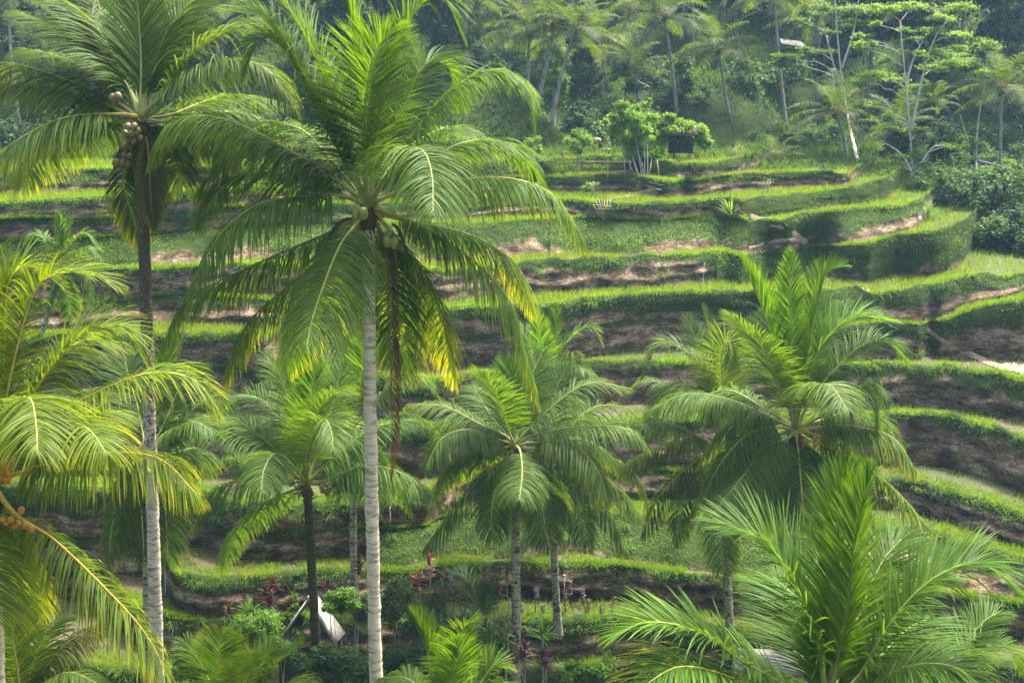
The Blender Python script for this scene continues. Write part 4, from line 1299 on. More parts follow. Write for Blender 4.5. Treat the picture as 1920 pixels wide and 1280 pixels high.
palm('large coconut palm with an upright central leaf and fibrous brown heart, right of centre', (1492, 805), 34.5, base_px=1500, r=(.15, .13), Lf=4.8, Lmax=1.3, pairs=162, bark='bark_moss', K=5, width=.031, green=(.052, .118, .024),
     fronds=[
  ([(1488,705),(1481,587),(1482,478)], -.15, _(ERE, Lmax=1.0, vlift=4, green=(.06,.15,.02), out=(.15,-1,0))),
  ([(1470,700),(1430,580),(1391,490)], .3, _(ERE, vlift=55, rib=np.array([.35,.38,.1]))),
  ([(1510,690),(1540,540),(1556,508),(1576,502)], .3, _(ERE, vlift=50)),
  ([(1512,720),(1545,640),(1600,595),(1668,600)], .1, _(YNG, droop=.35, Lmax=1.45, green=(.06,.15,.02))),
  ([(1530,735),(1606,654),(1661,641),(1697,675)], .2, _(YNG, droop=.7, yellow=.15)),
  ([(1465,730),(1430,655),(1395,618),(1376,595)], -.3, _(YNG, droop=.6, pale=.2)),
  ([(1500,770),(1518,730),(1556,722),(1590,768)], -.85, _(MID, pale=.5)),
  ([(1540,780),(1577,755),(1636,717),(1642,760),(1648,845)], -.2, _(MID, droop=1.8)),
  ([(1518,803),(1585,797),(1670,818),(1714,876)], -.3, _(OLD, yellow=.55)),
  ([(1512,822),(1600,860),(1680,920),(1742,990)], -.35, _(OLD, yellow=.45, pale=.2)),
  ([(1450,785),(1374,751),(1290,738),(1218,768)], -.2, _(OLD, droop=1.5, yellow=.1, pale=.15)),
  ([(1480,820),(1429,842),(1395,890),(1345,950)], -.6, _(OLD, yellow=.1, pale=.3)),
  ([(1450,818),(1353,861),(1290,970)], .2, _(OLD, green=(.04,.08,.02))),
  ([(1497,850),(1503,920),(1508,985)], -.6, _(OLD, green=(.04,.08,.022))),
  ([(1467,790),(1374,790),(1318,855)], .4, _(OLD, yellow=.35)),
  ([(1515,835),(1590,900),(1640,985)], .2, _(OLD, yellow=.3)),
  ([(1480,740),(1450,660),(1445,590)], .4, _(YNG)),
  ([(1480,850),(1450,920),(1430,1000)], .3, _(OLD, green=(.04,.08,.02))),
  ([(1500,740),(1520,620),(1535,560)], .5, _(ERE)),
  ([(1530,815),(1600,840),(1650,900)], .6, _(OLD, yellow=.3)),
  ([(1450,800),(1400,815),(1350,870),(1320,930)], -.3, _(OLD, pale=.15)),
  ([(1470,830),(1440,880),(1420,960)], -.4, _(OLD)),
  ([(1440,770),(1360,730),(1290,770)], .5, _(MID)),
  ([(1530,790),(1610,770),(1670,800)], .5, _(MID, yellow=.2)),
     ],
     nuts=('orange', [(1512,843),(1517,850),(1509,854),(1514,858),(1528,822),(1534,828),(1530,834),(1540,822)], -.25, .55),
     spathes=[((1500,815),(1500,862),-.3,.05,.06)])

palm('young coconut palm with large glossy fronds filling the bottom right corner', (1552, 1325), 17.0, base_px=1552, base_z=-11.6, r=(.16, .14), Lf=4.3, Lmax=1.35, pairs=150, bark='bark', K=5, width=.028, green=(.048, .122, .016),
     fronds=[
  ([(1530,1190),(1487,1090),(1435,1015),(1352,978)], .15, _(YNG, droop=.35, vlift=12)),
  ([(1572,1140),(1573,990),(1580,895)], .3, _(ERE, vlift=45)),
  ([(1590,1140),(1605,990),(1632,885)], .1, _(ERE, vlift=30, Lmax=.9)),
  ([(1610,1270),(1650,1200),(1700,1130),(1760,1078),(1835,1055),(1898,1100)], -.1, _(YNG, droop=.4, Lmax=1.2)),
  ([(1480,1290),(1385,1235),(1331,1195),(1263,1170),(1204,1167),(1150,1190)], -.15, _(YNG, droop=.35, Lmax=1.0, green=(.075,.17,.018))),
  ([(1545,1240),(1548,1180),(1562,1130)], .3, _(ERE, Lmax=.7, Lf=2.6)),
  ([(1440,1300),(1350,1262),(1270,1250),(1200,1290)], -.4, _(MID, yellow=.5, droop=.8)),
  ([(1640,1240),(1700,1180),(1740,1160)], .6, _(YNG)),
  ([(1530,1200),(1500,1130),(1450,1080)], .7, _(YNG)),
  ([(1620,1300),(1700,1250),(1790,1250),(1850,1300)], -.3, _(MID, droop=.8)),
  ([(1600,1180),(1650,1060),(1690,1010)], .5, _(YNG)),
     ])

palm('coconut palm mostly out of view, one arched frond at the bottom right edge', (1735, 1330), 21.0, base_px=1735, base_z=-13.4, r=(.13, .11), Lf=3.4, Lmax=.85, pairs=117, K=4, width=.028, green=(.055, .125, .020),
     fronds=[
  ([(1762,1275),(1825,1220),(1885,1213),(1912,1255)], .1, _(YNG, droop=.5)),
  ([(1770,1300),(1860,1290),(1930,1330)], .3, _(MID)),
  ([(1790,1230),(1850,1160),(1880,1150)], .3, _(YNG, droop=.4)),
     ])

palm('young palm with a broad upright frond in the bottom left corner', (42, 1330), 21.0, base_px=42, base_z=-13.4, r=(.13, .11), Lf=3.0, Lmax=.85, pairs=120, width=.026, green=(.060, .120, .022),
     fronds=[
  ([(32,1250),(24,1190),(32,1140),(50,1132)], -.3, _(YNG, droop=.5, yellow=.1, pale=.25, rib=np.array([.4,.34,.1]))),
  ([(80,1260),(125,1205),(182,1172)], .2, _(OLD, brown=.35)),
  ([(60,1250),(90,1180),(120,1160)], .4, _(YNG, pale=.2)),
  ([(0,1270),(-30,1220),(-60,1210)], .2, _(YNG)),
  ([(70,1290),(130,1260),(200,1290)], -.2, _(OLD, yellow=.3)),
  ([(10,1240),(-10,1180),(-20,1150)], .3, _(YNG)),
     ])

palm('young palm with yellow-green fronds fanning up at the bottom edge below the white roofed shed', (430, 1330), 25.0, base_px=430, base_z=-16.0, r=(.13, .11), Lf=3.0, Lmax=.85, pairs=117, width=.027, green=(.075, .150, .022),
     fronds=[
  ([(412,1278),(411,1232),(412,1188)], -.2, _(YNG, droop=.35, yellow=.25, rib=np.array([.4,.36,.08]))),
  ([(400,1290),(375,1240),(350,1205)], .2, _(YNG, yellow=.2)),
  ([(470,1278),(497,1232),(512,1212)], .2, _(YNG, yellow=.15)),
  ([(480,1285),(522,1241),(556,1212)], -.1, _(YNG, yellow=.2)),
  ([(450,1290),(455,1250),(460,1230)], -.5, _(YNG)),
  ([(500,1310),(550,1280),(590,1290)], -.2, _(MID, yellow=.4)),
  ([(380,1310),(330,1290),(300,1300)], .2, _(MID)),
     ])

palm('young palm with a narrow spear leaf at the bottom edge beside the tall pale trunk', (840, 1335), 23.0, base_px=840, base_z=-14.6, r=(.13, .11), Lf=2.9, Lmax=.85, pairs=117, width=.027, green=(.060, .130, .022),
     fronds=[
  ([(817,1278),(800,1217),(772,1155)], .2, _(ERE, vlift=70, yellow=.1, rib=np.array([.35,.4,.08]))),
  ([(845,1278),(851,1232),(868,1180),(882,1168)], -.2, _(YNG, droop=.4, pale=.1)),
  ([(896,1285),(923,1250),(944,1248)], .1, _(YNG, yellow=.3)),
  ([(800,1300),(760,1270),(720,1270)], .2, _(MID, yellow=.3)),
  ([(850,1270),(862,1230),(858,1200)], -.5, _(ERE)),
  ([(880,1300),(930,1290),(970,1320)], -.3, _(MID)),
     ])

palm('coconut palm half hidden behind the mossy left trunk, dark fronds hanging over the green terrace', (272, 842), 33.0, base_px=262, r=(.14, .12), Lf=4.3, Lmax=1.15, pairs=124, width=.031, bark='bark_moss', green=(.045, .098, .022),
     fronds=[
  ([(240,900),(215,960),(203,1050)], -.3, _(OLD)),
  ([(290,900),(310,960),(314,1050)], -.3, _(OLD)),
  ([(310,830),(370,760),(420,735)], .3, _(MID)),
  ([(300,810),(335,730),(370,690)], .4, _(YNG)),
  ([(260,770),(240,700),(230,650)], .5, _(YNG)),
  ([(320,850),(370,840),(390,880)], .5, _(OLD)),
  ([(230,840),(170,830),(120,870)], .5, _(OLD)),
  ([(285,770),(310,690),(330,650)], .2, _(ERE)),
  ([(255,900),(265,960),(270,1040)], -.4, _(OLD, green=(.035,.07,.02))),
  ([(310,820),(360,790),(400,810)], -.3, _(MID, pale=.2)),
  ([(230,800),(180,740),(150,730)], .4, _(MID)),
     ])

palm('small young palm standing on a terrace far behind the left palms', (114, 500), 50.5, base_px=119, r=(.085, .07), Lf=2.4, Lmax=.75, pairs=73, K=3, width=.045, bark='bark_moss', green=(.062, .140, .026),
     fronds=[
  ([(112,450),(108,405)], .2, _(ERE)),
  ([(122,450),(135,410)], .2, _(ERE)),
  ([(130,465),(155,438),(178,455)], .1, _(YNG, droop=.8)),
  ([(130,480),(170,462),(190,490)], -.3, _(MID, pale=.3)),
  ([(95,465),(70,440),(48,455)], .1, _(YNG, droop=.8)),
  ([(95,490),(60,490),(45,530)], .2, _(OLD)),
  ([(135,505),(165,520),(172,570)], -.2, _(OLD)),
  ([(105,530),(92,560),(88,600)], -.3, _(OLD)),
  ([(120,530),(130,570),(128,600)], .2, _(OLD)),
     ])
# ------------------------------------------------------------------ trees and shrubs
def leaf_cloud(cent, rad, n, size, r, c1, c2, aspect=0.5, up=0.6, shell=0.45, droop=0.0):
    """n rhombic leaves spread through ellipsoids (centres k,3 / radii k,3)"""
    cent, rad = np.asarray(cent, float), np.asarray(rad, float)
    ns = 6
    sub = unit(r.normal(0, 1, (len(cent), ns, 3))) * r.uniform(.35, 1.0, (len(cent), ns, 1))
    cent = (cent[:, None] + sub * rad[:, None]).reshape(-1, 3)
    rad = np.repeat(rad, ns, axis=0) * r.uniform(.42, .74, (len(rad) * ns, 1))
    vol = np.prod(rad, 1) ** (2 / 3)
    k = r.choice(len(cent), n, p=vol / vol.sum())
    dirs = unit(r.normal(0, 1, (n, 3)))
    rr_ = np.minimum(np.abs(r.normal(0, .62, n)) + .15 * shell, 1.55)
    P = cent[k] + dirs * rad[k] * rr_[:, None]
    nrm = unit(dirs * (1 - up) + np.array([0, 0, up]) + r.normal(0, .45, (n, 3)))
    a = unit(np.cross(nrm, r.normal(0, 1, (n, 3))))
    a = unit(a + np.array([0, 0, -droop]))
    b = np.cross(nrm, a)
    L = size * r.uniform(.6, 1.35, n)
    v = np.stack([P - a * (L / 2)[:, None], P + b * (L * aspect / 2)[:, None], P + a * (L / 2)[:, None], P - b * (L * aspect / 2)[:, None]], 1).reshape(-1, 3)
    f = np.arange(n * 4).reshape(-1, 4)
    tcl = r.random(len(cent))[k][:, None] * .55 + r.random((n, 1)) * .45
    c = (np.asarray(c1) * (1 - tcl) + np.asarray(c2) * tcl) * r.uniform(.8, 1.2, (n, 1))
    return v, [f], np.repeat(c, 4, axis=0)

def limb(mb, p0, p1, r0, r1, r, wob=0.06, col=(1, 1, 1), n=7, arch=0.0):
    s = np.linspace(0, 1, n)[:, None]
    L = np.linalg.norm(p1 - p0)
    q = p0 + (p1 - p0) * s + r.normal(0, wob * L / n ** .5, (n, 3)) * np.sin(s * math.pi) + np.array([0, 0, 1.0]) * arch * L * np.sin(s * math.pi)
    v, f = tube_arrays(q, np.linspace(r0, r1, n), 6)
    mb.add(v, f, col)
    return q

def px_clumps(lst, scale, org, d, r, dspread=1.0, thick=1.0):
    """clumps given as (x, y, half width, half height) in an enlarged crop of the photograph"""
    c, rd = [], []
    for x, y, hw, hh in lst:
        px, py = x / scale + org[0], y / scale + org[1]
        dd = d + r.uniform(-dspread, dspread)
        c.append(at(px, py, dd))
        m = dd / FPX / scale
        rd.append((hw * m, hw * m * thick, hh * m))
    return np.array(c), np.array(rd)

def tree(name, label, cat, base, stems, cent, rad, n, size, c1, c2, seed, trunk_r=0.1, aspect=.5, up=.6, bark='tree_bark', group=None, branch=True, shell=.45, mat='leaf', droop=0.0, thin=0.35, crown_name='crown'):
    """stems: list of world polylines (the first is the main trunk)"""
    r = np.random.default_rng(seed)
    root = thing(name, label, cat, base, group)
    base = np.asarray(base, float)
    mb = MB()
    pts_all = []
    for k, st in enumerate(stems):
        q = spline(np.asarray(st), max(8, 6 * len(st)))
        r0 = trunk_r * (1 if k == 0 else .6)
        rad_ = np.linspace(r0, r0 * .25, len(q))
        v, f = tube_arrays(q - base, rad_, 8)
        mb.add(v, f)
        pts_all.append(np.concatenate([q, rad_[:, None]], 1))
    P = np.concatenate(pts_all)
    if branch:
        for c, rd in zip(cent, rad):
            dd = np.linalg.norm((P[:, :3] - c) * np.array([1, 1, 1.0]), axis=1) + np.where(P[:, 2] > c[2] - 0.25 * np.linalg.norm(P[:, :2] - c[:2], axis=1), 3.0, 0)
            k = int(np.argmin(dd))
            rb = max(.012, min(P[k, 3] * .6, trunk_r * thin))
            q = limb(mb, P[k, :3] - base, c - base - np.array([0, 0, rd[2] * .4]), rb, rb * .35, r, .05, arch=.06)
            for j in range(3):
                tip = c - base + unit(r.normal(0, 1, 3)) * rd * .8
                limb(mb, q[4 + (j % 2)], tip, rb * .4, rb * .12, r, .05, n=5)
    obj('trunk', mb.build('trunk', M[bark], True), root)
    v, f, C = leaf_cloud(cent - base, rad, n, size, r, c1, c2, aspect, up, shell, droop)
    obj(crown_name, mesh(crown_name, v, f, M[mat], C), root)
    return root

# --- five kinds of forest tree, copied through the slope behind
PROTO = []
for k in range(5):
    r = np.random.default_rng(500 + k)
    H = [8.5, 10.5, 7.0, 12.0, 9.0][k]
    cc, rr2 = [], []
    for j in range([15, 17, 13, 19, 14][k]):
        a = r.uniform(0, 6.28)
        z = H * (0.30 + 0.68 * (j / 14.0) ** 0.9) if j < 15 else r.uniform(.4, .9) * H
        q = r.uniform(.15, 1) * H * .26 * (1.15 - 0.6 * z / H)
        cc.append((math.cos(a) * q, math.sin(a) * q, z))
        s = r.uniform(.10, .17) * H
        rr2.append((s, s, s * r.uniform(.6, .85)))
    cc, rr2 = np.array(cc), np.array(rr2)
    mb = MB()
    st = np.array([(0, 0, -.6), (r.normal(0, .2), r.normal(0, .2), H * .4), (r.normal(0, .4), r.normal(0, .4), H * .93)])
    q = spline(st, 14)
    v, f = tube_arrays(q, np.linspace(.17, .04, 14), 7)
    mb.add(v, f)
    for c in cc:
        i0 = int(np.clip(c[2] / H * 13 - 3, 1, 12))
        limb(mb, q[i0], c, .05, .015, r)
    c1, c2 = [((.012, .032, .012), (.028, .062, .020)), ((.010, .027, .012), (.024, .052, .018)), ((.015, .040, .011), (.038, .076, .020)),
              ((.011, .029, .014), (.026, .054, .022)), ((.017, .036, .012), (.035, .064, .018))][k]
    v, f, C = leaf_cloud(cc, rr2, 12000, .34, r, c1, c2, .55, .45, .3)
    PROTO.append((mb.build('trunk', M['tree_bark'], True), mesh('crown', v, f, M['leaf'], C)))

def forest_tree(k, x, y, sc, rz, label, group):
    z = float(ground_z(x, y))
    root = thing('forest_tree', label, 'tree', (x, y, z), group)
    root.scale = (sc, sc, sc)
    root.rotation_euler = (0, 0, rz)
    obj('trunk', PROTO[k][0], root)
    obj('crown', PROTO[k][1], root)
    return root
r = np.random.default_rng(321)
spots = []
for row, (yy, n_, jit) in enumerate([(91, 10, 3), (98, 16, 3), (106, 18, 3), (115, 19, 3.5), (126, 20, 4), (140, 20, 5)]):
    for j in range(n_):
        u = -0.44 + 0.88 * (j + .5) / n_ + r.uniform(-.018, .018)
        y = yy + r.uniform(-jit, jit)
        if row == 0 and -0.03 < u < 0.27:
            continue                                    # the open grassy slope behind the ridge
        if row == 1 and 0.06 < u < 0.22:
            continue
        spots.append((u * y, y, row))
ZONES = [(-.40, 'at the left picture edge'), (-.27, 'behind the left tall palm'), (-.15, 'between the two tall palms'), (-.03, 'behind the tall middle palm'), (.06, 'behind the leaning ridge palms'),
         (.14, 'above the bushy terrace trees'), (.22, 'around the pale metal roof'), (.31, 'behind the tiered pale tree'), (9, 'above the large right-hand palm')]
def zone_label(u, y):
    zn = next(t for lim, t in ZONES if u < lim)
    dp = 'front' if y < 103 else ('middle' if y < 121 else 'back')
    w = {'front': 'dark leafy forest tree in the front row ', 'middle': 'hazy forest tree in the middle of the wood ', 'back': 'faint forest tree high on the back slope '}[dp]
    return w + zn, dp + ' forest trees ' + zn
for j, (x, y, row) in enumerate(spots):
    forest_tree(int(r.integers(0, 5)), x, y, r.uniform(.75, 1.2) * (1 if row < 4 else 1.25), r.uniform(0, 6.28),
                *zone_label(x / y, y))

# low bushes along the foot of the wood
BUSH = []
for k in range(3):
    r2 = np.random.default_rng(800 + k)
    cc = np.stack([r2.normal(0, .8, 9), r2.normal(0, .8, 9), r2.uniform(.3, 1.5, 9)], -1)
    v, f, C = leaf_cloud(cc, np.full((9, 3), .62), 5200, .2, r2, [(.020, .052, .014), (.028, .070, .016), (.018, .044, .016)][k], [(.046, .100, .022), (.062, .125, .024), (.036, .078, .026)][k], .5, .4, .25)
    mb = MB()
    for c in cc:
        limb(mb, np.array([0, 0, -.2]), c, .05, .015, r2)
    BUSH.append((mesh('foliage', v, f, M['leaf'], C), mb.build('stem', M['tree_bark'], True)))
def bush(k, x, y, sc, label, group=None, rz=0.0):
    root = thing('bush', label, 'bush', (x, y, float(ground_z(x, y)) - .05), group)
    root.scale = (sc * 1.15, sc * 1.15, sc)
    root.rotation_euler = (0, 0, rz)
    obj('stem', BUSH[k][1], root)
    obj('foliage', BUSH[k][0], root)
for j in range(120):
    y = r.uniform(75, 99)
    u = r.uniform(-.44, .44)
    if -0.09 < u < 0.06 and y < 84 or (0.05 < u < 0.2 and y < 90 and r.random() < .45):
        continue
    bush(int(r.integers(0, 3)), u * y, y, r.uniform(.55, 1.3), 'low hazy bush at the foot of the forest ' + next(t for lim, t in ZONES if u < lim), 'bushes at the forest foot ' + next(t for lim, t in ZONES if u < lim), r.uniform(0, 6))
for (px, d, sc, k, lab) in [(1826, 71, .95, 1, 'rounded light green bush beyond the ridge end, above the pale rock'), (1880, 70, .8, 2, 'dark shrub at the right picture edge above the green terrace'),
                            (1775, 76, .9, 0, 'feathery bush behind the foot of the tall pale tree'), (1905, 75, 1.0, 0, 'hazy bush under the big palm at the right picture edge')]:
    x = (px - 960) / FPX * d * 1.0
    bush(k, x, d, sc, lab)

for j in range(16):
    px_ = 1800 + 175 * r.random()
    d_ = r.uniform(61.5, 72)
    bush(int(r.integers(0, 3)), (px_ - 960) / FPX * d_, d_, r.uniform(.6, 1.1), 'dark leafy bush in the thicket at the right edge beyond the stubble terrace', 'thicket beyond the stubble terrace', r.uniform(0, 6))
# --- far palms
FP = []
for k in range(3):
    r2 = np.random.default_rng(900 + k)
    fl = []
    for j in range(17):
        az = j * 137.5 + r2.uniform(-12, 12)
        t_ = j / 16
        e0 = 78 - 92 * t_ + r2.normal(0, 5)
        bendv = 55 + 30 * t_ if t_ < .7 else 42
        c = auto_curve((0, 0, 0), az, e0, 3.6 * r2.uniform(.85, 1.08), bendv, 26, r2)
        (V, f, C), (mv, mf) = frond_arrays(c, 0.85, 46, 950 + k * 40 + j, droop=.5 + 1.2 * t_, vlift=14 - 24 * t_, yellow=.05 + .12 * t_, green=(.034, .072, .030), K=2, width=.06, r0=.04, pale=.08)
        mb = MB()
        mb.add(V, f, C)
        mb.add(mv, mf, (.20, .20, .08))
        fl.append(mb.build('frond', M['frond']))
    FP.append(fl)
FIB = fibre_mesh(.14, .7, 77)
def far_palm(label, crown, d, base, k, sc=1.0, rt=.10, group=None, skip=0, name='coconut_palm', bark='bark', n=17):
    top = at(crown[0], crown[1], d)
    bx = (base[0] - 960) / FPX * d * CP if base else top[0]
    if base and base[1] is not None:
        bp = at(base[0], base[1], d)
        bx = bp[0]
    bz = float(ground_z(bx, d))
    if base and base[1] is not None and bp[2] > bz:
        pass
    b = np.array([bx, d, min(bz, top[2] - 1.5)])
    root = thing(name, label, 'palm', b, group)
    obj('trunk', trunk_mesh(b, top, rt * 1.1, rt * .85, (np.random.default_rng(int(crown[0]) + 999).normal(0, .15), 0), step=.22, seg=8, mat='tree_bark' if bark == 'bark' else bark, seed=int(abs(crown[0])), rings=False), root)
    o = obj('crown_fibre', FIB, root, top - b)
    o.scale = (sc * rt / .14,) * 3
    rz = np.random.default_rng(int(crown[0] * 7 + crown[1] + 5000)).uniform(0, 6.28)
    for m_ in FP[k][:n]:
        fo = obj('frond', m_, root, top - b)
        fo.rotation_euler = (0, 0, rz)
        fo.scale = (sc, sc, sc)
    return root
far_palm('hazy coconut palm with upright fronds, nearest the tall palm among the ridge palms', (993, 62), 82, (990, 195), 0, .95)
far_palm('coconut palm with its dark trunk leaning left, in the ridge palm group', (1038, 48), 80, (1001, 165), 1, .95)
far_palm('leaning coconut palm at the edge of the ridge group, crown drooping over the valley', (1078, 58), 78, (1035, 195), 2, .85)
far_palm('bluish coconut palm with a slanting trunk behind the leaning ridge palms', (1119, 72), 92, (1127, 215), 0, 1.0)
far_palm('low hazy coconut palm directly above the bushy terrace tree', (1189, 128), 88, (1199, 195), 1, .95)
far_palm('tall pale-trunked coconut palm above the hut and bushy trees', (1245, 33), 86, (1269, 215), 2, 1.0)
far_palm('coconut palm standing alone on the grassy slope behind the ridge', (1347, 94), 86, (1366, 215), 0, .95)
far_palm('faint coconut palm deep in the haze above the ridge', (1179, 30), 106, (1185, 160), 1, 1.05)
far_palm('thin tall coconut palm cut by the top edge near the metal roof', (1450, -12), 88, (1476, 205), 2, 1.0)
far_palm('very faint tall coconut palm trunk left of the metal roof', (1372, -30), 104, (1386, 130), 1, 1.0)
far_palm('coconut palm with silvery fronds behind the end of the upper terraces', (1566, 213), 74, (1584, 336), 0, .84)
far_palm('coconut palm half hidden behind the tall pale tree', (1687, 246), 77, (1690, 380), 1, .84)
far_palm('large coconut palm beside the right picture edge with a straight trunk', (1877, 168), 76, (1878, 378), 2, .95)
far_palm('dark compact palm with a short stiff crown behind the tall pale tree', (1752, 190), 79, (1753, 330), 0, .48, name='areca_palm', bark='bark_dark')
far_palm('small young palm on the flat behind the upper right terraces', (1454, 300), 72, (1454, 325), 1, .5, rt=.09, n=11)
far_palm('shadowy coconut palm cut by the top right corner', (1858, -18), 100, (1864, 80), 2, 1.05)
far_palm('shadowy coconut palm with long hanging fronds behind the pale tree crown', (1702, 22), 94, (1706, 165), 0, 1.2)
far_palm('coconut palm with a pale trunk in the top left corner', (16, -8), 84, (40, 245), 1, 1.0)
far_palm('hazy palm crown showing between the left palm fronds', (88, 95), 92, (92, 200), 2, .9)
far_palm('small palm below the hanging nuts of the left palm', (188, 316), 71, (188, 335), 0, .38, rt=.08, n=10)
far_palm('hazy coconut palm at the top edge just right of the tall palm', (878, -12), 94, (872, 140), 1, 1.0)
far_palm('hazy coconut palm behind the fronds between the two tall palms', (420, 40), 90, (418, 200), 2, 1.0)
far_palm('hazy coconut palm behind the upright fronds of the tall palm', (600, 60), 92, (604, 210), 0, 1.0)
far_palm('hazy coconut palm at the top edge above the open slope', (1300, -30), 100, (1302, 110), 1, 1.0)
far_palm('bluish coconut palm crown between the metal roof and the pale tree', (1530, 30), 96, (1534, 170), 2, 1.0)

for cx_, cy_, d_, lab in [(1408, 20, 112, 'slender faint palm left of the metal roof, deep in the haze'), (1222, -20, 118, 'slender faint palm at the top edge above the hut'), (1145, 5, 112, 'slender faint palm between the ridge group and the hut palm'),
                          (940, 30, 104, 'slender faint palm just left of the ridge palm group'), (1620, 10, 110, 'slender faint palm behind the white-trunked sparse tree'), (1780, 20, 108, 'slender faint palm behind the right side of the tiered tree'),
                          (760, 10, 108, 'slender faint palm behind the upper fronds of the tall palm'), (330, 30, 106, 'slender faint palm right of the left tall palm crown'), (520, 10, 110, 'slender faint palm between the two tall palm crowns'), (1905, 60, 104, 'slender faint palm at the right picture edge')]:
    far_palm(lab, (cx_, cy_), d_, (cx_ + 6, None), int(cx_) % 3, .95, rt=.085)

# --- tall pale trees on the right (tiered flat crowns)
r = np.random.default_rng(61)
T6 = [(250,80,130,38),(500,50,130,38),(190,190,50,24),(60,290,70,28),(50,370,80,36),(170,350,60,22),(430,240,70,16),(480,310,60,18),(880,60,130,42),(720,140,90,36),(640,240,90,26),(850,280,110,36),
      (240,480,100,34),(400,420,50,22),(560,440,70,34),(720,420,120,40),(830,390,80,28),(700,530,170,44),(200,590,130,34),(60,650,80,44),(330,640,80,34),(560,700,150,34),(150,830,90,26),(260,940,90,26),(320,1030,100,22),
      (520,1040,70,26),(780,1160,100,26),(500,1220,80,34),(400,1250,50,26)]
c1_, r1_ = px_clumps(T6, 4.266, (1600, 0), 73.0, r, 1.4, .9)
T4 = [(960,920,120,34),(1230,960,120,40),(1080,720,60,18),(1140,1080,80,32)]
c2_, r2_ = px_clumps(T4, 2.977, (1360, 0), 73.0, r, 1.2, .9)
P_ = lambda L, d: np.array([at(x, y, d) for x, y in L])
base = hit(1722, 405)
tree('pale_trunk_tree', 'tall slender pale-trunked tree with flat tiers of lime green leaves', 'tree', base,
     [np.concatenate([[base - [0, 0, .2]], P_([(1712,330),(1705,240),(1698,150),(1691,85),(1688,40)], 73)]), P_([(1709,245),(1724,170),(1740,105),(1758,62),(1775,42)], 73),
      P_([(1700,150),(1715,105),(1730,78)], 73), P_([(1712,330),(1690,290),(1650,262)], 72.6), P_([(1714,330),(1745,280),(1770,272)], 72.8)],
     np.concatenate([c1_, c2_]), np.concatenate([r1_, r2_]), 30000, .15, (.070, .165, .016), (.155, .28, .026), 62, .13, .5, .8, bark='white_bark', shell=.2, thin=.22)
c_, r_ = px_clumps([(380,320,90,26),(330,350,60,22),(500,280,100,22),(640,60,130,34),(500,60,80,40),(430,120,60,22),(720,130,90,26),(780,60,80,30),(560,180,60,18),(600,430,60,20)], 2.977, (1360, 0), 81, r, 1.4, .9)
base = hit(1612, 309)
tree('pale_trunk_tree', 'tall white-trunked sparse tree rising past the top edge by the metal roof', 'tree', base,
     [np.concatenate([[base - [0, 0, .2]], P_([(1590,220),(1575,118),(1565,0),(1560,-40)], 80)]), P_([(1588,208),(1560,110),(1540,30)], 80), P_([(1578,130),(1600,60),(1610,0)], 80)],
     c_, r_, 12000, .16, (.050, .115, .020), (.105, .19, .028), 63, .12, .5, .8, bark='white_bark', shell=.2, thin=.22)
c_, r_ = px_clumps([(1400,810,70,26),(1350,770,70,24),(1420,880,60,22),(1560,930,90,34),(1630,980,80,34),(1330,330,120,34),(1480,260,90,30),(1450,420,70,26),(1260,310,80,26)], 2.977, (1360, 0), 75, r, 1.2, .9)
base = hit(1840, 388)
tree('pale_trunk_tree', 'crooked pale tree standing between the tiered tree and the right-hand palm', 'tree', base,
     [np.concatenate([[base - [0, 0, .2]], P_([(1830,302),(1812,255),(1800,215)], 74.5)]), P_([(1830,300),(1834,230),(1846,160),(1850,110)], 74.5), P_([(1830,300),(1870,310),(1900,318)], 74.5)],
     c_, r_, 9000, .15, (.065, .150, .016), (.145, .26, .024), 64, .10, .5, .8, bark='white_bark', shell=.2, thin=.25)
c_, r_ = px_clumps([(610,330,80,80),(590,420,70,70),(640,480,50,60),(600,260,60,50)], 2.977, (840, 0), 84, r, .8, .9)
base = np.array([*at(1040, 200, 84)[:2], 0])
base[2] = float(ground_z(base[0], base[1]))
tree('leafy_tree', 'bright leafy tree behind the leaning ridge palms', 'tree', base, [np.array([base, c_[1], c_[0]])], c_, r_, 6000, .16, (.05, .115, .016), (.10, .20, .026), 65, .1)

# --- the two bushy trees and saplings on the top terrace
r = np.random.default_rng(71)
S5, O5 = 5.333, (1080, 160)
c_, r_ = px_clumps([(470,200,62,46),(590,230,55,46),(690,180,55,36),(740,150,26,18),(420,330,90,55),(560,330,110,70),(700,330,100,62),(400,460,90,90),(520,560,115,105),(680,480,105,100),(770,560,90,95),(620,670,130,70),(780,650,80,60),(290,360,36,26),(330,420,46,36),(390,220,30,30)], S5, O5, 66.6, r, .7, 1.0)
base = np.array([*at(1205, 335, 65.2)[:2], -5.95])
st = [np.array([base + [dx * .5, 0, 0], base + [dx, .2, .55], c_[k]]) for k, dx in zip((8, 7, 9, 10, 11, 5, 6), (-.35, -.6, .1, .4, 0, -.1, .25))]
tree('bushy_tree', 'dense feathery bushy tree with many thin stems beside the dark hut', 'tree', base, st, c_, r_, 26000, .17, (.060, .145, .014), (.16, .30, .028), 72, .05, .36, .55, shell=.5, thin=.4, droop=.5)
c_, r_ = px_clumps([(940,330,52,42),(1030,360,70,52),(1130,390,72,52),(1220,440,72,52),(980,470,100,60),(1100,490,115,60),(1230,520,100,50),(1310,580,52,26),(1000,560,72,44),(870,520,52,72),(870,400,36,36),(1290,420,20,16)], S5, O5, 67.0, r, .3, 1.0)
base = np.array([*at(1262, 312, 67.2)[:2], -5.2])
tree('bushy_tree', 'spreading feathery tree whose crown covers the dark hut', 'tree', base, [np.array([base, base + [.1, 0, .8], c_[4]]), np.array([base + [.1, 0, .6], c_[5]])], c_, r_, 20000, .17, (.065, .150, .014), (.17, .31, .030), 73, .06, .36, .55, shell=.5, thin=.4, droop=.5)
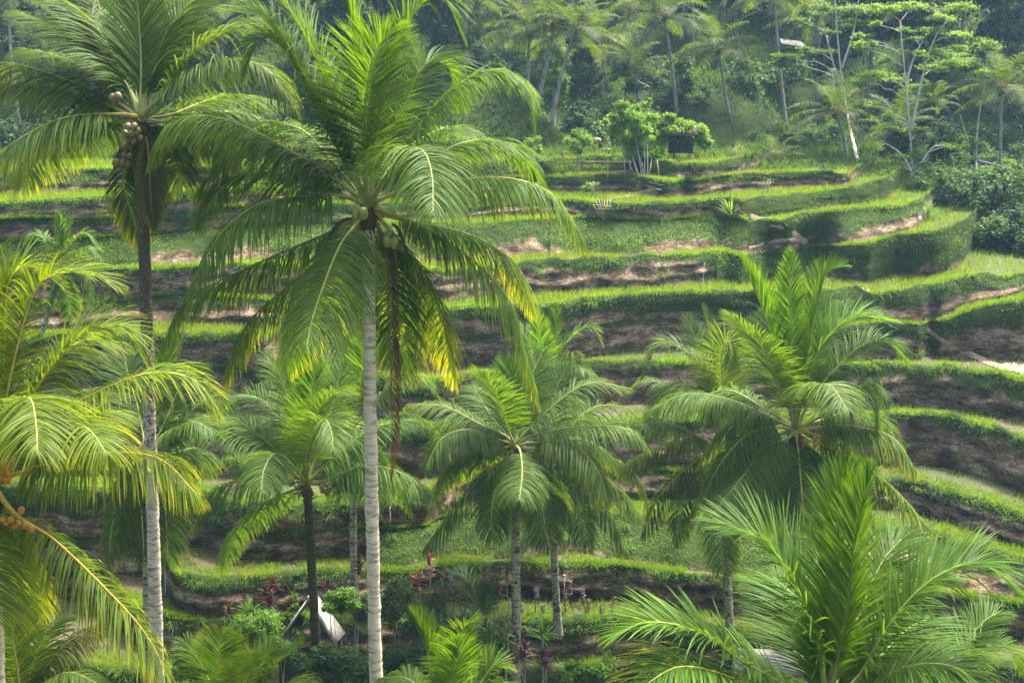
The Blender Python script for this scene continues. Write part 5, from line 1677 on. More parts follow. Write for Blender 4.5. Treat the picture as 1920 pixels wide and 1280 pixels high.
c_, r_ = px_clumps([(725,750,42,26),(690,790,36,30),(770,790,34,30),(720,830,46,30),(760,760,30,22)], 2.977, (840, 0), 65.6, r, .3, 1.0)
base = hit(1086, 324)
tree('sapling', 'small round-crowned sapling on the terrace left of the bushy tree', 'tree', base, [np.array([base, c_[3], c_[0]])], c_, r_, 4200, .11, (.06, .14, .015), (.14, .27, .03), 74, .04, .4)
c_, r_ = px_clumps([(470,790,36,22),(500,770,30,20),(455,820,26,20),(500,830,34,18)], 2.977, (840, 0), 65.0, r, .3, 1.0)
base = hit(1006, 326)
tree('sapling', 'thin sparse sapling near the grassy mound on the upper terrace', 'tree', base, [np.array([base, c_[3], c_[1]])], c_, r_, 1300, .11, (.075, .15, .018), (.16, .28, .03), 75, .05, .4)
c_, r_ = px_clumps([(790,1040,32,20),(820,1030,24,20),(800,1060,30,18)], 2.977, (840, 0), 63.2, r, .15, 1.0)
base = hit(1112, 366)
tree('sapling', 'staked little sapling above the fan of bamboo stakes', 'tree', base, [np.array([base, c_[2], c_[0]])], c_, r_, 1100, .10, (.07, .15, .016), (.14, .26, .03), 76, .025, .4)
# ------------------------------------------------------------------ garden plants below the terraces
def rosette_arrays(center, n, L, W, r, cols_, e0=(10, 80), K=4, bend=1.0):
    """strap or lance leaves springing from one point"""
    vs, fs3, fs4, cc, nv = [], [], [], [], 0
    for j in range(n):
        az = j * 2.39996 + r.uniform(-.3, .3)
        e = math.radians(e0[0] + (e0[1] - e0[0]) * (j / max(n - 1, 1)) + r.normal(0, 6))
        l = L * r.uniform(.75, 1.15)
        d0 = np.array([math.cos(e) * math.cos(az), math.cos(e) * math.sin(az), math.sin(e)])
        side = unit(np.cross(d0, UPV) + 1e-6)
        pos, d = np.array(center, float), d0
        c = np.array(cols_[int(r.integers(0, len(cols_)))]) * r.uniform(.75, 1.25)
        for k in range(K + 1):
            w = W * np.interp(k / K, [0, .15, .45, .8, 1], [.3, .7, 1, .6, 0]) / 2
            if k < K:
                vs += [pos - side * w, pos + side * w]
                cc += [c, c]
                if k:
                    fs4.append([nv + 2 * k - 2, nv + 2 * k - 1, nv + 2 * k + 1, nv + 2 * k])
            else:
                vs.append(pos)
                cc.append(c * 1.1)
                fs3.append([nv + 2 * K - 2, nv + 2 * K - 1, nv + 2 * K])
            pos = pos + d * l / K
            d = unit(d0 + bend * ((k + 1) / K) ** 1.3 * np.array([0, 0, -1.0]))
        nv += 2 * K + 1
    return np.array(vs), [np.array(fs4), np.array(fs3)], np.array(cc)

RED = [(.16, .018, .03), (.10, .02, .03), (.22, .05, .03), (.055, .035, .022), (.05, .07, .02)]
DKR = [(.07, .018, .026), (.05, .02, .025), (.10, .03, .03), (.03, .03, .018)]
def cordyline(label, heads, d, base_px, cols_, L=.34, n=22, seed=0, group='red-leaved garden plants'):
    r = np.random.default_rng(seed)
    bx = at(base_px, 1180, d)[0]
    base = np.array([bx, d, float(ground_z(bx, d)) - .03])
    root = thing('cordyline', label, 'plant', base, group)
    mb = MB()
    for (hx, hy) in heads:
        h = at(hx, hy, d + r.uniform(-.2, .2)) - base
        limb(mb, np.zeros(3), h - [0, 0, .12], .03, .018, r, .04)
    obj('stem', mb.build('stem', M['tree_bark'], True), root)
    for (hx, hy) in heads:
        h = at(hx, hy, d + r.uniform(-.2, .2)) - base
        for k_ in range(3):
            v, f, c = rosette_arrays(h - [0, 0, .12 * k_], n // 3 + 2, L, .085, r, cols_, (5, 82), bend=.7)
            obj('leaf_whorl', mesh('leaf_whorl', v, f, M['flower'], c), root)
    return root
cordyline('red and orange leaved plant by itself left of the big crimson one', [(428, 1139), (457, 1122)], 39.4, 447, RED, .26, 16, 1)
cordyline('big two-headed crimson leaved plant left of the black palm trunk', [(497, 1110), (513, 1094), (506, 1128)], 39.0, 507, RED, .36, 26, 2)
cordyline('dark purple leaved plant between the black trunk and the pale trunk', [(615, 1099), (631, 1110)], 38.6, 622, DKR, .36, 24, 3)
cordyline('crimson leaved plant just left of the tall pale trunk', [(673, 1050), (672, 1064)], 39.2, 668, RED, .28, 20, 4)
cordyline('bright pink-red leaved plant just right of the tall pale trunk', [(785, 1081), (778, 1100)], 39.2, 786, RED, .30, 20, 5)
cordyline('tall thin dark red plant reaching onto the grass band', [(804, 1046), (806, 1062)], 39.4, 803, RED, .25, 18, 6)
cordyline('dark red leaved plant in front of the dark bank, left of three', [(838, 1080), (836, 1093)], 39.4, 842, DKR, .30, 20, 7)
cordyline('orange and red three-headed plant beside the central grey trunk', [(908, 1074), (925, 1088), (934, 1106)], 39.2, 925, RED, .30, 20, 8)
cordyline('red leaved plant touching the central grey trunk', [(951, 1080)], 39.4, 952, RED, .28, 18, 9)
cordyline('low dark crimson plant between the two central trunks', [(985, 1215), (978, 1228)], 37.0, 985, DKR, .36, 22, 10)
cordyline('low purple plant at the foot of the second central trunk', [(1024, 1243), (1018, 1232)], 36.2, 1022, DKR, .36, 22, 11)
cordyline('low purple plant at the bottom edge left of the central trunk', [(948, 1234)], 36.2, 946, DKR, .34, 20, 12)

GRN = [(.07, .16, .018), (.10, .20, .02), (.055, .125, .02)]
def strap_plant(name, label, px, py, d, L, W, n, cols_, seed, e0=(5, 80), bend=.6, group=None, on_ground=False):
    r = np.random.default_rng(seed)
    h = at(px, py, d)
    base = hit(px, py) if on_ground else np.array([h[0], d, float(ground_z(h[0], d)) - .03])
    h = base + [0, 0, .02] if on_ground else h
    root = thing(name, label, 'plant', base, group)
    if not on_ground:
        mb = MB()
        limb(mb, np.zeros(3), h - base, .05, .03, r, .04)
        obj('stem', mb.build('stem', M['tree_bark'], True), root)
    for k_ in range(3):
        v, f, c = rosette_arrays(h - base - ([0, 0, .1 * k_] if not on_ground else [0, 0, 0]), max(4, n // 3), L, W, r, cols_, e0, bend=bend)
        obj('leaf_whorl', mesh('leaf_whorl', v, f, M['leaf'], c), root)
    return root
strap_plant('dracaena', 'bright green spiky rosette plant below the big crimson plant', 470, 1146, 38.2, .62, .075, 36, GRN, 21)
strap_plant('dracaena', 'green spiky rosette between the two central trunks', 1018, 1188, 36.6, .58, .07, 30, GRN, 22)
strap_plant('dracaena', 'small spiky green rosette left of the orange and red plant', 905, 1140, 37.6, .45, .06, 26, GRN, 23)
strap_plant('frangipani', 'broad-leaved pale stemmed plant left of the central trunk', 918, 1186, 36.8, .48, .13, 18, [(.06, .15, .02), (.09, .19, .03)], 24, (0, 60))
strap_plant('frangipani', 'broad-leaved plant touching the central grey trunk', 945, 1187, 36.9, .42, .12, 15, [(.06, .15, .02), (.08, .17, .03)], 25, (0, 60))
strap_plant('reed_clump', 'pale arching reed clump beside the steps on the upper terrace', 1370, 412, 62.0, 1.2, .04, 96, [(.12, .20, .05), (.16, .24, .08), (.08, .17, .03)], 26, (35, 88), 1.1, on_ground=True)
strap_plant('reed_clump', 'dry pale reeds at the end of the upper terrace', 1590, 340, 66.5, .8, .03, 75, [(.16, .16, .07), (.12, .16, .05), (.08, .13, .03)], 27, (35, 88), 1.0, on_ground=True)
strap_plant('reed_clump', 'tufted reeds at the foot of the tall pale tree', 1740, 412, 66, .9, .035, 75, [(.10, .19, .04), (.08, .16, .03)], 28, (35, 88), 1.0, on_ground=True)
strap_plant('reed_clump', 'dry silvery reeds behind the top terrace edge', 1385, 296, 70, .9, .03, 66, [(.14, .16, .08), (.10, .15, .05)], 29, (40, 88), .9, on_ground=True)

# dark dried flower spikes on thin stalks along the lower lip
r = np.random.default_rng(40)
SPK = [(1003, 1105, 1004, 'tall black flower spike on the grass bank between the central trunks'), (1015, 1136, 1016, 'short brown flower spike beside the tall black one'), (975, 1134, 977, 'small dark flower spike touching the central grey trunk'),
       (1057, 1110, 1060, 'thick dark flower spike right of the second central trunk'), (1066, 1092, 1075, 'tallest of the dark flower spikes, drooping at its tip'), (1101, 1128, 1104, 'dark flower spike bent over on a long stalk'),
       (1126, 1134, 1126, 'upright dark flower spike in the middle of the right-hand group'), (1148, 1124, 1146, 'double-headed dark flower spike nearest the bottom right fronds'), (1090, 1108, 1098, 'slanting thin flower stalk between the dark spikes')]
for (px, py, bx_, lab) in SPK:
    d = 40.9
    top = at(px, py, d)
    bx = at(bx_, 1166, d)[0]
    base = np.array([bx, d, float(ground_z(bx, d))])
    root = thing('torch_flower', lab, 'flower', base, 'dark flower spikes on the lower lip')
    mb = MB()
    q = limb(mb, np.zeros(3), top - base, .02, .013, r, .05, n=8)
    obj('stem', mb.build('stem', M['fibre'], True), root)
    vs, fs, cs, nvv = [], [], [], 0
    for j in range(34):
        t_ = j / 34
        p = (top - base) - np.array([0, 0, .55 * t_ - .05])
        a = j * 2.4
        o_ = np.array([math.cos(a), math.sin(a), .35])
        v, f, c = rosette_arrays(p + o_ * .03, 1, .12, .07, r, [(.05, .022, .03), (.10, .05, .05), (.035, .02, .02), (.16, .13, .12)], (20, 40), 2, .3)
        v = v + o_ * .02
        vs.append(v); cs.append(c)
        fs.append(np.array([[0, 1, 3], [0, 3, 2], [2, 3, 4]]) + nvv)
        nvv += len(v)
    obj('bracts', mesh('bracts', np.concatenate(vs), [np.concatenate(fs)], M['flower'], np.concatenate(cs)), root)

def shrub(label, px, py, hw, hh, d, n, size, c1, c2, seed, name='shrub', aspect=.5, mat='leaf', droop=.1, nc=9, group=None):
    r = np.random.default_rng(seed)
    c0 = at(px, py, d)
    m = d / FPX
    base = np.array([c0[0], d, float(ground_z(c0[0], d)) - .05])
    c_ = c0 + r.uniform(-1, 1, (nc, 3)) * np.array([hw * m * .7, hw * m * .5, hh * m * .7])
    r_ = np.full((nc, 3), 1.0) * np.array([hw * m * .45, hw * m * .42, hh * m * .42]) * r.uniform(.7, 1.2, (nc, 1))
    st = [np.array([base + [r.normal(0, .1), r.normal(0, .1), 0], (base + c) / 2 + r.normal(0, .1, 3), c]) for c in c_[:5]]
    return tree(name, label, 'shrub', base, st, c_, r_ * 1.15, n, size * 1.35, c1, c2, seed, .035, aspect, .5, 'tree_bark', group, shell=.3, mat=mat, droop=droop, crown_name='foliage')
BR1, BR2 = (.055, .135, .015), (.12, .24, .026)
GG1, GG2 = (.045, .080, .040), (.12, .165, .085)
DK1, DK2 = (.022, .052, .018), (.055, .105, .03)
shrub('bright feathery shrub left of the white roof', 470, 1180, 62, 38, 36.6, 9000, .10, BR1, BR2, 101, aspect=.35, droop=.4)
shrub('bright feathery shrub growing over the white roof', 632, 1128, 34, 24, 36.8, 6000, .10, BR1, BR2, 102, aspect=.35, droop=.4)
shrub('tall grey-green small-leaved shrub just right of the pale trunk', 748, 1120, 46, 52, 37.2, 9000, .07, GG1, GG2, 103)
shrub('spreading grey-green shrub below the bright pink-red plant', 800, 1150, 52, 56, 36.8, 9500, .07, GG1, GG2, 104)
shrub('grey-green shrub between the white roof and the pale trunk', 694, 1140, 40, 46, 37.4, 8500, .07, GG1, GG2, 105)
shrub('dark shrub below the white roof against the pale trunk', 668, 1232, 62, 42, 35.6, 8500, .09, DK1, DK2, 106)
shrub('dark shrub at the foot of the black trunk', 590, 1245, 52, 40, 35.4, 7500, .09, DK1, DK2, 107)
shrub('leafy shrub under the left eave of the white roof', 520, 1215, 30, 26, 35.8, 5500, .09, (.035, .085, .016), (.08, .165, .025), 108)
shrub('mixed green shrub left of the central trunk', 905, 1215, 42, 40, 36.2, 6500, .10, (.03, .075, .018), (.075, .155, .03), 109)
shrub('low bright shrub at the bottom edge below the spiky green plants', 1130, 1256, 42, 24, 36.0, 5000, .10, BR1, BR2, 110)
shrub('low dark red tinged shrub by the tip of the bottom right frond', 1185, 1258, 34, 26, 36.0, 4200, .10, (.035, .06, .02), (.10, .075, .04), 111)
shrub('dark shrub at the bottom edge between the pale trunk and the spear leaf', 760, 1240, 44, 44, 35.6, 6500, .10, (.02, .05, .024), (.05, .10, .045), 112, aspect=.2)
shrub('bright leafy shrub right of the low bright one at the bottom edge', 1085, 1262, 32, 20, 36.4, 3500, .10, BR1, BR2, 113)
shrub('leafy shrub beside the pale concrete platform', 1440, 1278, 62, 22, 32.0, 6000, .08, BR1, BR2, 114)
shrub('low fern-like bush by the crimson plant', 545, 1150, 26, 22, 38.0, 3500, .09, (.04, .09, .02), (.09, .17, .03), 115)
shrub('thin green shrub near the left muddy pool', 352, 1250, 30, 22, 34.0, 3000, .08, BR1, BR2, 116)

# dark feathery palm left of the orange and red plant
palm('dark feathery clump palm sweeping left below the red plants', (905, 1170), 37.3, base_px=905, r=(.07, .06), Lf=3.2, Lmax=.75, pairs=70, K=3, width=.03, green=(.030, .070, .030), name='feathery_palm',
     fronds=[([(880,1115),(840,1092),(800,1100)], -.2, _(MID, yellow=0)), ([(870,1130),(820,1118),(785,1160)], -.4, _(MID, yellow=0)), ([(860,1160),(800,1180),(765,1240)], -.5, _(OLD, yellow=0)),
             ([(890,1110),(870,1080),(840,1068)], .3, _(YNG, yellow=0)), ([(865,1150),(830,1150),(800,1200)], .2, _(MID, yellow=0)), ([(880,1190),(840,1220),(810,1270)], -.3, _(OLD, yellow=0)),
             ([(915,1120),(925,1090),(945,1085)], .3, _(YNG, yellow=0)), ([(870,1200),(830,1250),(810,1290)], .3, _(OLD, yellow=0))])

# broad banana leaves at the right edge
def banana(label, tips, base_px, d, L=None, base_z=None, col=(.07, .17, .03), w=.34):
    r = np.random.default_rng(int(base_px))
    bx = at(base_px, 1200, d)[0]
    base = np.array([bx, d, float(ground_z(bx, d)) if base_z is None else base_z])
    root = thing('banana_plant', label, 'plant', base)
    top = at(*tips[0][0], d) - base
    mb = MB()
    limb(mb, np.zeros(3), top, .11, .07, r, .02)
    obj('stem', mb.build('stem', M['nut_green'], True), root)
    for (p0, p1, p2, dd) in tips:
        q = spline(np.array([at(*p0, d), at(*p1, d + dd * .5), at(*p2, d + dd)]), 18) - base
        T = unit(np.gradient(q, axis=0))
        side = unit(np.cross(T, np.array([0, -.5, 1.0])))
        up_ = np.cross(side, T)
        s = np.linspace(0, 1, 18)
        ww = w * np.interp(s, [0, .12, .3, .7, .92, 1], [.05, .1, .9, 1, .6, .05])
        ww = ww * (1 + .05 * r.normal(0, 1, 18))
        v = np.concatenate([q - side * ww[:, None] - up_ * ww[:, None] * .35, q, q + side * ww[:, None] - up_ * ww[:, None] * .35])
        i = np.arange(17)
        f = np.concatenate([np.stack([i, i + 1, i + 19, i + 18], -1), np.stack([i + 18, i + 19, i + 37, i + 36], -1)])
        c = np.asarray(col) * r.uniform(.85, 1.15)
        lf = obj('leaf', mesh('leaf', v, [f], M['leaf'], np.broadcast_to(c, (len(v), 3)), True), root)
        mv, mf = tube_arrays(q - up_ * .01, np.linspace(.022, .006, 18), 5)
        obj('midrib', mesh('midrib', mv, mf, M['midrib'], np.broadcast_to((.2, .26, .08), (len(mv), 3)), True), lf)
    return root
banana('banana plant with broad leaves at the right edge beyond the stubble terrace', [((1905, 500), (1890, 470), (1868, 480), -.3), ((1905, 500), (1912, 465), (1922, 445), .2), ((1905, 500), (1925, 480), (1950, 490), -.2), ((1905, 500), (1880, 490), (1858, 505), .3)], 1905, 68.0, base_z=-8.9, w=.28, col=(.05, .13, .03))

# ------------------------------------------------------------------ built things
def post(mb, a, b, rad, seg=6):
    v, f = tube_arrays(np.array([a, (np.asarray(a) + b) / 2, b]), rad, seg)
    mb.add(v, f)

def slab(corners, th, n_corr=0, amp=0.02):
    """a sheet between four corners a-b-c-d with thickness; corrugated along a-b if wanted"""
    a, b, c, d = (np.asarray(p, float) for p in corners)
    nrm = unit(np.cross(b - a, d - a))
    n = max(2, n_corr * 4 + 1)
    s = np.linspace(0, 1, n)[:, None]
    off = amp * np.sin(s * n_corr * 2 * math.pi) if n_corr else 0 * s
    top = a + (b - a) * s + nrm * off
    bot = d + (c - d) * s + nrm * off
    v = np.concatenate([top + nrm * th / 2, bot + nrm * th / 2, top - nrm * th / 2, bot - nrm * th / 2])
    i = np.arange(n - 1)
    f = np.concatenate([np.stack([i, i + 1, n + i + 1, n + i], -1), np.stack([2 * n + i, 3 * n + i, 3 * n + i + 1, 2 * n + i + 1], -1),
                        np.stack([i, 2 * n + i, 2 * n + i + 1, i + 1], -1), np.stack([n + i, n + i + 1, 3 * n + i + 1, 3 * n + i], -1),
                        np.array([[0, n, 3 * n, 2 * n], [n - 1, 3 * n - 1, 4 * n - 1, 2 * n - 1]])])
    return v, [f]

# shed with a steep white sheet roof
A_, B_ = at(578, 1122, 36.9), at(591, 1111, 38.4)
Ar, Br = at(628, 1208, 36.5), at(647, 1186, 38.0)
Al, Bl = at(514, 1214, 36.9), at(528, 1196, 38.4)
base = np.array([(Ar[0] + Al[0]) / 2, 37.5, float(ground_z((Ar[0] + Al[0]) / 2, 37.5))])
shed = thing('garden_shed', 'small shed with a steep white sheet roof among the shrubs', 'shed', base)
for cs_ in ([A_, B_, Br, Ar], [B_, A_, Al, Bl]):
    v, f = slab([p - base for p in cs_], .03, 9, .018)
    pl = obj('roof_sheet', mesh('roof_sheet', v, f, M['white_sheet'], None, True), shed)
mb = MB()
v, f = tube_arrays(np.array([A_, (A_ + B_) / 2, B_]) - base + [0, 0, .04], .05, 6)
mb.add(v, f)
obj('ridge_cap', mb.build('ridge_cap', M['white_sheet'], True), shed)
for p in (Ar, Br, Al, Bl):
    q = p + (np.array([base[0], 37.5, p[2]]) - p) * .15
    mb = MB()
    post(mb, np.array([q[0], q[1], base[2]]) - base, q - base, .05)
    obj('post', mb.build('post', M['dark_wood'], True), shed)
for p, q in ((Al, Ar), (Bl, Br)):
    mb = MB()
    f1 = .85
    c0, c1 = base + (p - base) * f1, base + (q - base) * f1
    v, f = slab([np.array([c0[0], p[1] + .12, c0[2]]) - base, np.array([c1[0], q[1] + .12, c1[2]]) - base, np.array([c1[0], q[1] + .12, base[2]]) - base, np.array([c0[0], p[1] + .12, base[2]]) - base], .04)
    mb.add(v, f)
    obj('wall', mb.build('wall', M['dark_wood']), shed)

# dark field hut on stilts under the spreading tree
hb = np.array([*at(1275, 314, 66.9)[:2], -5.2])
hut = thing('field_hut', 'small dark wooden hut on stilts under the feathery trees', 'hut', hb)
for sx in (-.48, .48):
    for sy in (-.4, .4):
        mb = MB()
        post(mb, np.array([sx, sy, -.15]), np.array([sx, sy, .36]), .035)
        obj('stilt', mb.build('stilt', M['bamboo'], True), hut)
v, f = box_arrays((0, 0, .38), (1.2, 1.05, .06))
obj('floor_deck', mesh('floor_deck', v, f, M['dark_wood']), hut)
for k in range(9):
    v, f = box_arrays((-.5 + k * .125, -.46 + .006 * (k % 2), .84), (.117, .035, .86))
    obj('wall_plank', mesh('wall_plank', v, f, M['dark_wood']), hut)
for sx in (-.55, .55):
    v, f = box_arrays((sx, .02, .84), (.03, .92, .86))
    obj('side_wall', mesh('side_wall', v, f, M['dark_wood']), hut)
v, f = box_arrays((0, .47, .84), (1.06, .03, .86))
obj('back_wall', mesh('back_wall', v, f, M['dark_wood']), hut)
for cs_ in ([(-.75, -.75, 1.22), (.75, -.75, 1.22), (.75, 0, 1.72), (-.75, 0, 1.72)], [(.75, .75, 1.22), (-.75, .75, 1.22), (-.75, 0, 1.72), (.75, 0, 1.72)]):
    v, f = slab(cs_, .09)
    obj('thatch_roof', mesh('thatch_roof', v, f, M['dark_wood']), hut)

# white notice board on a post
nb = np.array([*at(1247, 318, 66.2)[:2], 0])
nb[2] = float(ground_z(nb[0], nb[1]))
top = at(1247, 304, 66.2)
sg = thing('notice_board', 'small blank white board on a post beside the dark hut', 'sign', nb)
mb = MB()
post(mb, np.array([0, .02, -.1]), top - nb + [0, .02, .06], .018)
obj('post', mb.build('post', M['bamboo'], True), sg)
v, f = box_arrays(top - nb, (.21, .02, .16))
obj('board', mesh('board', v, f, M['sign_white']), sg)

# bamboo rail
ra, rb = at(1083, 303, 65.4), at(1182, 303, 65.4)
rl = thing('bamboo_rail', 'long bamboo rail on posts in front of the top terrace', 'fence', [ra[0], 65.4, float(ground_z(ra[0], 65.4))])
o0 = np.array(rl.location)
for k, dz in enumerate((0, -.035)):
    mb = MB()
    post(mb, ra - o0 + [0, k * .05, dz], rb - o0 + [.1 * k, k * .05, dz], .022)
    obj('rail', mb.build('rail', M['bamboo'], True), rl)
for px_, dx in ((1087, -.1), (1140, 0), (1171, .02), (1182, 0)):
    p = at(px_, 303, 65.45)
    mb = MB()
    post(mb, np.array([p[0] + dx, 65.5, float(ground_z(p[0], 65.5)) - .1]) - o0, p - o0 + [0, .06, .12], .022)
    obj('post', mb.build('post', M['bamboo'], True), rl)

# leaning stakes by the bushy tree
st_ = thing('support_stake', 'pale straight stake leaning at the foot of the bushy tree', 'stake', hit(1238, 343))
mb = MB()
post(mb, np.zeros(3) - [0, 0, .1], at(1232, 300, st_.location[1]) - np.array(st_.location), .022)
obj('pole', mb.build('pole', M['bamboo'], True), st_)

# straw-topped shrine and bench
sb = hit(1122, 291)
shr = thing('field_shrine', 'little straw-topped shrine stand on the top terrace', 'shrine', sb)
o0 = np.array(sb)
d_ = sb[1]
r = np.random.default_rng(88)
v = ICO1_V * np.array([.20, .18, .11]) + r.normal(0, .02, ICO1_V.shape) + (at(1121, 263, d_) - o0)
obj('straw_bundle', mesh('straw_bundle', v, [ICO1_F], M['thatch'], None), shr)
v, f = box_arrays(at(1126, 273, d_) - o0, (.20, .2, .26))
obj('cabinet', mesh('cabinet', v, f, M['dark_wood']), shr)
v, f = box_arrays(at(1127, 283, d_) - o0, (.22, .22, .3))
obj('pedestal', mesh('pedestal', v, f, M['concrete']), shr)
bn = thing('bench', 'tiny wooden bench beside the straw-topped shrine', 'bench', hit(1136, 289) + [0, .15, 0])
v, f = box_arrays((0, 0, .26), (.5, .22, .03))
obj('seat', mesh('seat', v, f, M['bamboo']), bn)
for sx in (-.21, .21):
    v, f = box_arrays((sx, 0, .12), (.04, .18, .26))
    obj('leg', mesh('leg', v, f, M['bamboo']), bn)

# fan of bamboo stakes with two rails
fb = hit(1136, 408)
fan = thing('bamboo_fan', 'fan of bamboo stakes tied with two rails, standing on the bank', 'fence', fb)
o0, d_ = np.array(fb), fb[1] - .1
for k, (tx, ty, bx_) in enumerate([(1112,384,1131),(1117,376,1132),(1123,374,1133),(1128,373,1134),(1133,376,1136),(1139,374,1138),(1145,376,1140),(1151,378,1142),(1155,383,1143)]):
    mb = MB()
    post(mb, at(bx_, 409, d_) - o0 - [0, 0, .1], at(tx, ty, d_ + .05 * (k % 3)) - o0, .017)
    obj('stake', mb.build('stake', M['bamboo'], True), fan)
for (x0, y0, x1, y1) in ((1108, 384, 1156, 387), (1114, 391, 1154, 393)):
    mb = MB()
    post(mb, at(x0, y0, d_ - .04) - o0, at(x1, y1, d_ - .04) - o0, .014)
    obj('rail', mb.build('rail', M['bamboo'], True), fan)
# upright bundle of sticks
fb = hit(1437, 366)
bun = thing('stick_frame', 'upright frame of thin sticks leaning on the upper right terrace wall', 'frame', fb)
o0, d_ = np.array(fb), fb[1] - .06
for (x0, y0, x1, y1) in [(1433,366,1440,337),(1437,366,1445,334),(1441,366,1443,340),(1432,350,1446,342),(1433,357,1444,357),(1434,362,1441,336)]:
    mb = MB()
    post(mb, at(x0, y0, d_) - o0, at(x1, y1, d_ + .03) - o0, .016)
    obj('stick', mb.build('stick', M['bamboo'], True), bun)
for k, (bx0, by0, tx, ty) in enumerate([(1106,368,1113,344),(1118,368,1108,343),(1112,369,1112,340)]):
    p0 = at(bx0, by0, 62.9)
    sk = thing('sapling_stake', ['bamboo stake on the left of the staked sapling', 'bamboo stake crossing on the right of the staked sapling', 'upright bamboo stake in front of the staked sapling'][k], 'stake', p0)
    mb = MB()
    post(mb, np.zeros(3), at(tx, ty, 63.0) - p0, .014)
    obj('pole', mb.build('pole', M['bamboo'], True), sk)

# metal-roofed house in the wood
hb = at(1487, 90, 99)
hb[2] = float(ground_z(hb[0], hb[1]))
ho = thing('forest_house', 'house with a pale metal roof glimpsed in the forest', 'house', hb)
t0 = at(1485, 79, 99)[2] - hb[2]
v, f = box_arrays((0, .8, (t0 - .5) / 2), (1.5, 1.3, max(t0 - .6, .4)))
obj('wall', mesh('wall', v, f, M['dark_wood']), ho)
for cs_ in ([(-.9, -.3, t0 - .15), (.9, -.3, t0 - .42), (.7, .7, t0 + .02), (-.85, .7, t0 + .22)], [(.9, 1.7, t0 - .42), (-.9, 1.7, t0 - .15), (-.85, .7, t0 + .22), (.7, .7, t0 + .02)]):
    v, f = slab(cs_, .05, 8, .02)
    obj('roof', mesh('roof', v, f, M['white_sheet']), ho)

# concrete platform at the bottom right
pb = at(1448, 1252, 33.0)
pf = thing('concrete_platform', 'pale concrete platform with reddish side between the bottom right fronds', 'platform', [pb[0], 33.6, float(ground_z(pb[0], 33.6)) - .1])
o0 = np.array(pf.location)
v, f = box_arrays(np.array([pb[0], 33.5, (pb[2] - .1 + o0[2]) / 2]) - o0, (1.75, 1.1, pb[2] - .1 - o0[2]), -.12)
obj('side_wall', mesh('side_wall', v, f, M['brick_red']), pf)
v, f = box_arrays(np.array([pb[0], 33.5, pb[2] - .04]) - o0, (1.9, 1.25, .11), -.12)
obj('top_slab', mesh('top_slab', v, f, M['concrete']), pf)

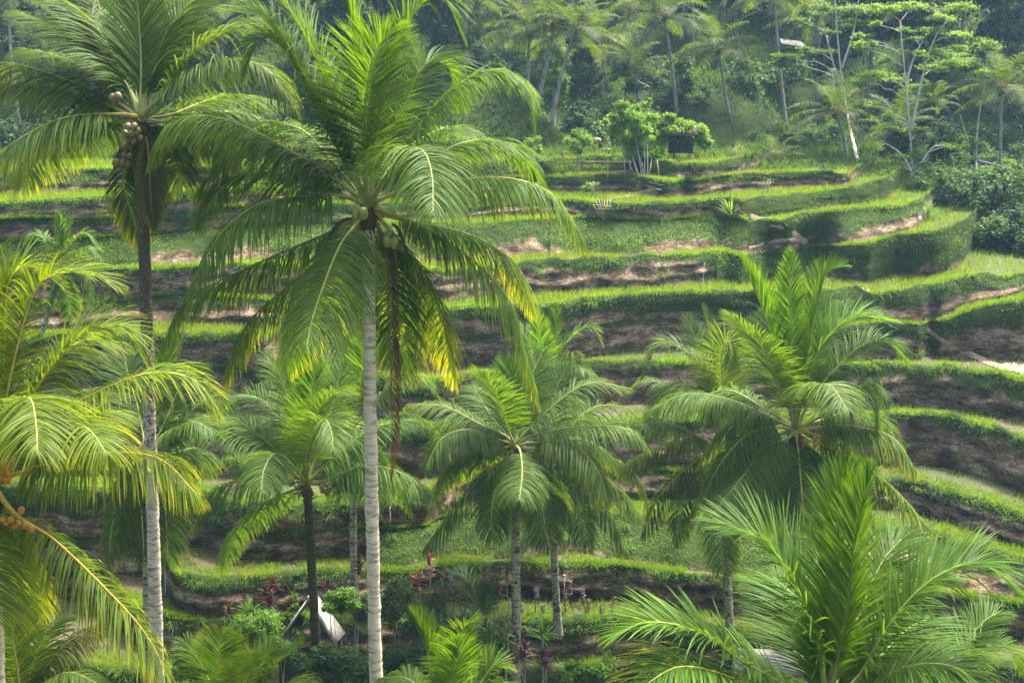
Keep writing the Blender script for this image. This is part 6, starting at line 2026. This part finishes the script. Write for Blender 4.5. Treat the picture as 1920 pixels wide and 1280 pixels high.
# ------------------------------------------------------------------ dirt paths, stones, trickles
def path(pts, w_px, name='dirt_path'):
    """trodden path laid on the ground along a course in the photograph"""
    q = spline(np.array(pts, float), 26)
    w = np.interp(np.linspace(0, 1, 26), np.linspace(0, 1, len(w_px)), w_px)
    rr_ = np.random.default_rng(int(pts[0][0]))
    L_, R_ = [], []
    T = unit(np.gradient(q, axis=0))
    nrm = np.stack([-T[:, 1], T[:, 0]], -1)
    nrm = np.where(nrm[:, 1:2] < 0, -nrm, nrm)
    rows = []
    for k in range(26):
        ww = w[k] * (1 + .18 * rr_.normal())
        row = []
        for s in (-.5, -.17, .17, .5):
            p = q[k] + nrm[k] * ww * s
            row.append(hit(p[0], p[1])[1])
        rows.append(row)
    Yd = np.array(rows)
    Yd = np.stack([smooth1(Yd[:, c], 1) for c in range(4)], -1) * (1 - .0012 * np.array([.3, 1, 1, .3]))
    V = []
    for k in range(26):
        for j, s in enumerate((-.5, -.17, .17, .5)):
            p = q[k] + nrm[k] * w[k] * s * (1 + .15 * rr_.normal())
            V.append(at(p[0], p[1], Yd[k, j]))
    V = np.array(V)
    a = np.arange(25)[:, None] * 4 + np.arange(3)[None]
    f = np.stack([a, a + 1, a + 5, a + 4], -1).reshape(-1, 4)
    o = obj(name, mesh(name, V, [f], M['dirt'], None, True))
    tag(o, kind='structure')
for pts_, w_ in PATHS:
    path(pts_, w_)

def stone(label, px, py, s, seed, mat='concrete'):
    r = np.random.default_rng(seed)
    p = hit(px, py)
    v = ICO_V * np.array(s) * (1 + .28 * fbm(ICO_V[:, 0] * 1.7 + seed, ICO_V[:, 1] * 1.7, ICO_V[:, 2] * 1.7, seed, 3))[:, None]
    o = obj('rock', mesh('rock', v, [ICO_F], M[mat], None, False), None, p + [0, .05, s[2] * .3])
    return tag(o, label, 'rock')
stone('pale boulder by the stems of the bushy tree', 1173, 328, (.26, .2, .2), 3)
stone('flat pale stone lying on the path by the hut', 1239, 356, (.22, .12, .04), 6)

def trickle(label, px, y0, y1, w, seed):
    r = np.random.default_rng(seed)
    n = 16
    a = hit(px, y1)
    zt = at(px, y0, a[1])[2]
    s = np.linspace(0, 1, n)
    x = a[0] + np.cumsum(r.normal(0, .006, n))
    q = np.stack([x, a[1] - .10 - .12 * s ** .5, zt + (a[2] - zt) * s], -1)
    v, f = tube_arrays(q, w * r.uniform(.6, 1.2, n), 6)
    o = obj('water_trickle', mesh('water_trickle', v, f, M['water_fall'], None, True))
    return tag(o, label, 'water')
trickle('thin water trickle falling from the curved terrace into the left pool', 313, 1066, 1106, .014, 1)
trickle('small water spout falling from a bank right of the tall pale trunk', 733, 948, 975, .018, 2)
trickle('thin water trickle down the bare earth bank at the terrace corner', 1318, 492, 545, .008, 3)
trickle('thin water trickle in the shadow behind the second central trunk', 1058, 1074, 1100, .014, 4)
# ------------------------------------------------------------------ haze
v, f = box_arrays((0, 45, 22), (640, 460, 92))
hm, nt, out = new_mat('valley_haze')
pv = N(nt, 'ShaderNodeVolumePrincipled')
pv.inputs['Color'].default_value = (0.40, 0.72, 1.0, 1)
pv.inputs['Density'].default_value = 0.00032
pv.inputs['Anisotropy'].default_value = 0.2
nt.links.new(pv.outputs[0], out.inputs['Volume'])
tag(obj('haze', mesh('haze', v, f, hm)), 'thin blue haze filling the valley air', 'haze', kind='stuff')
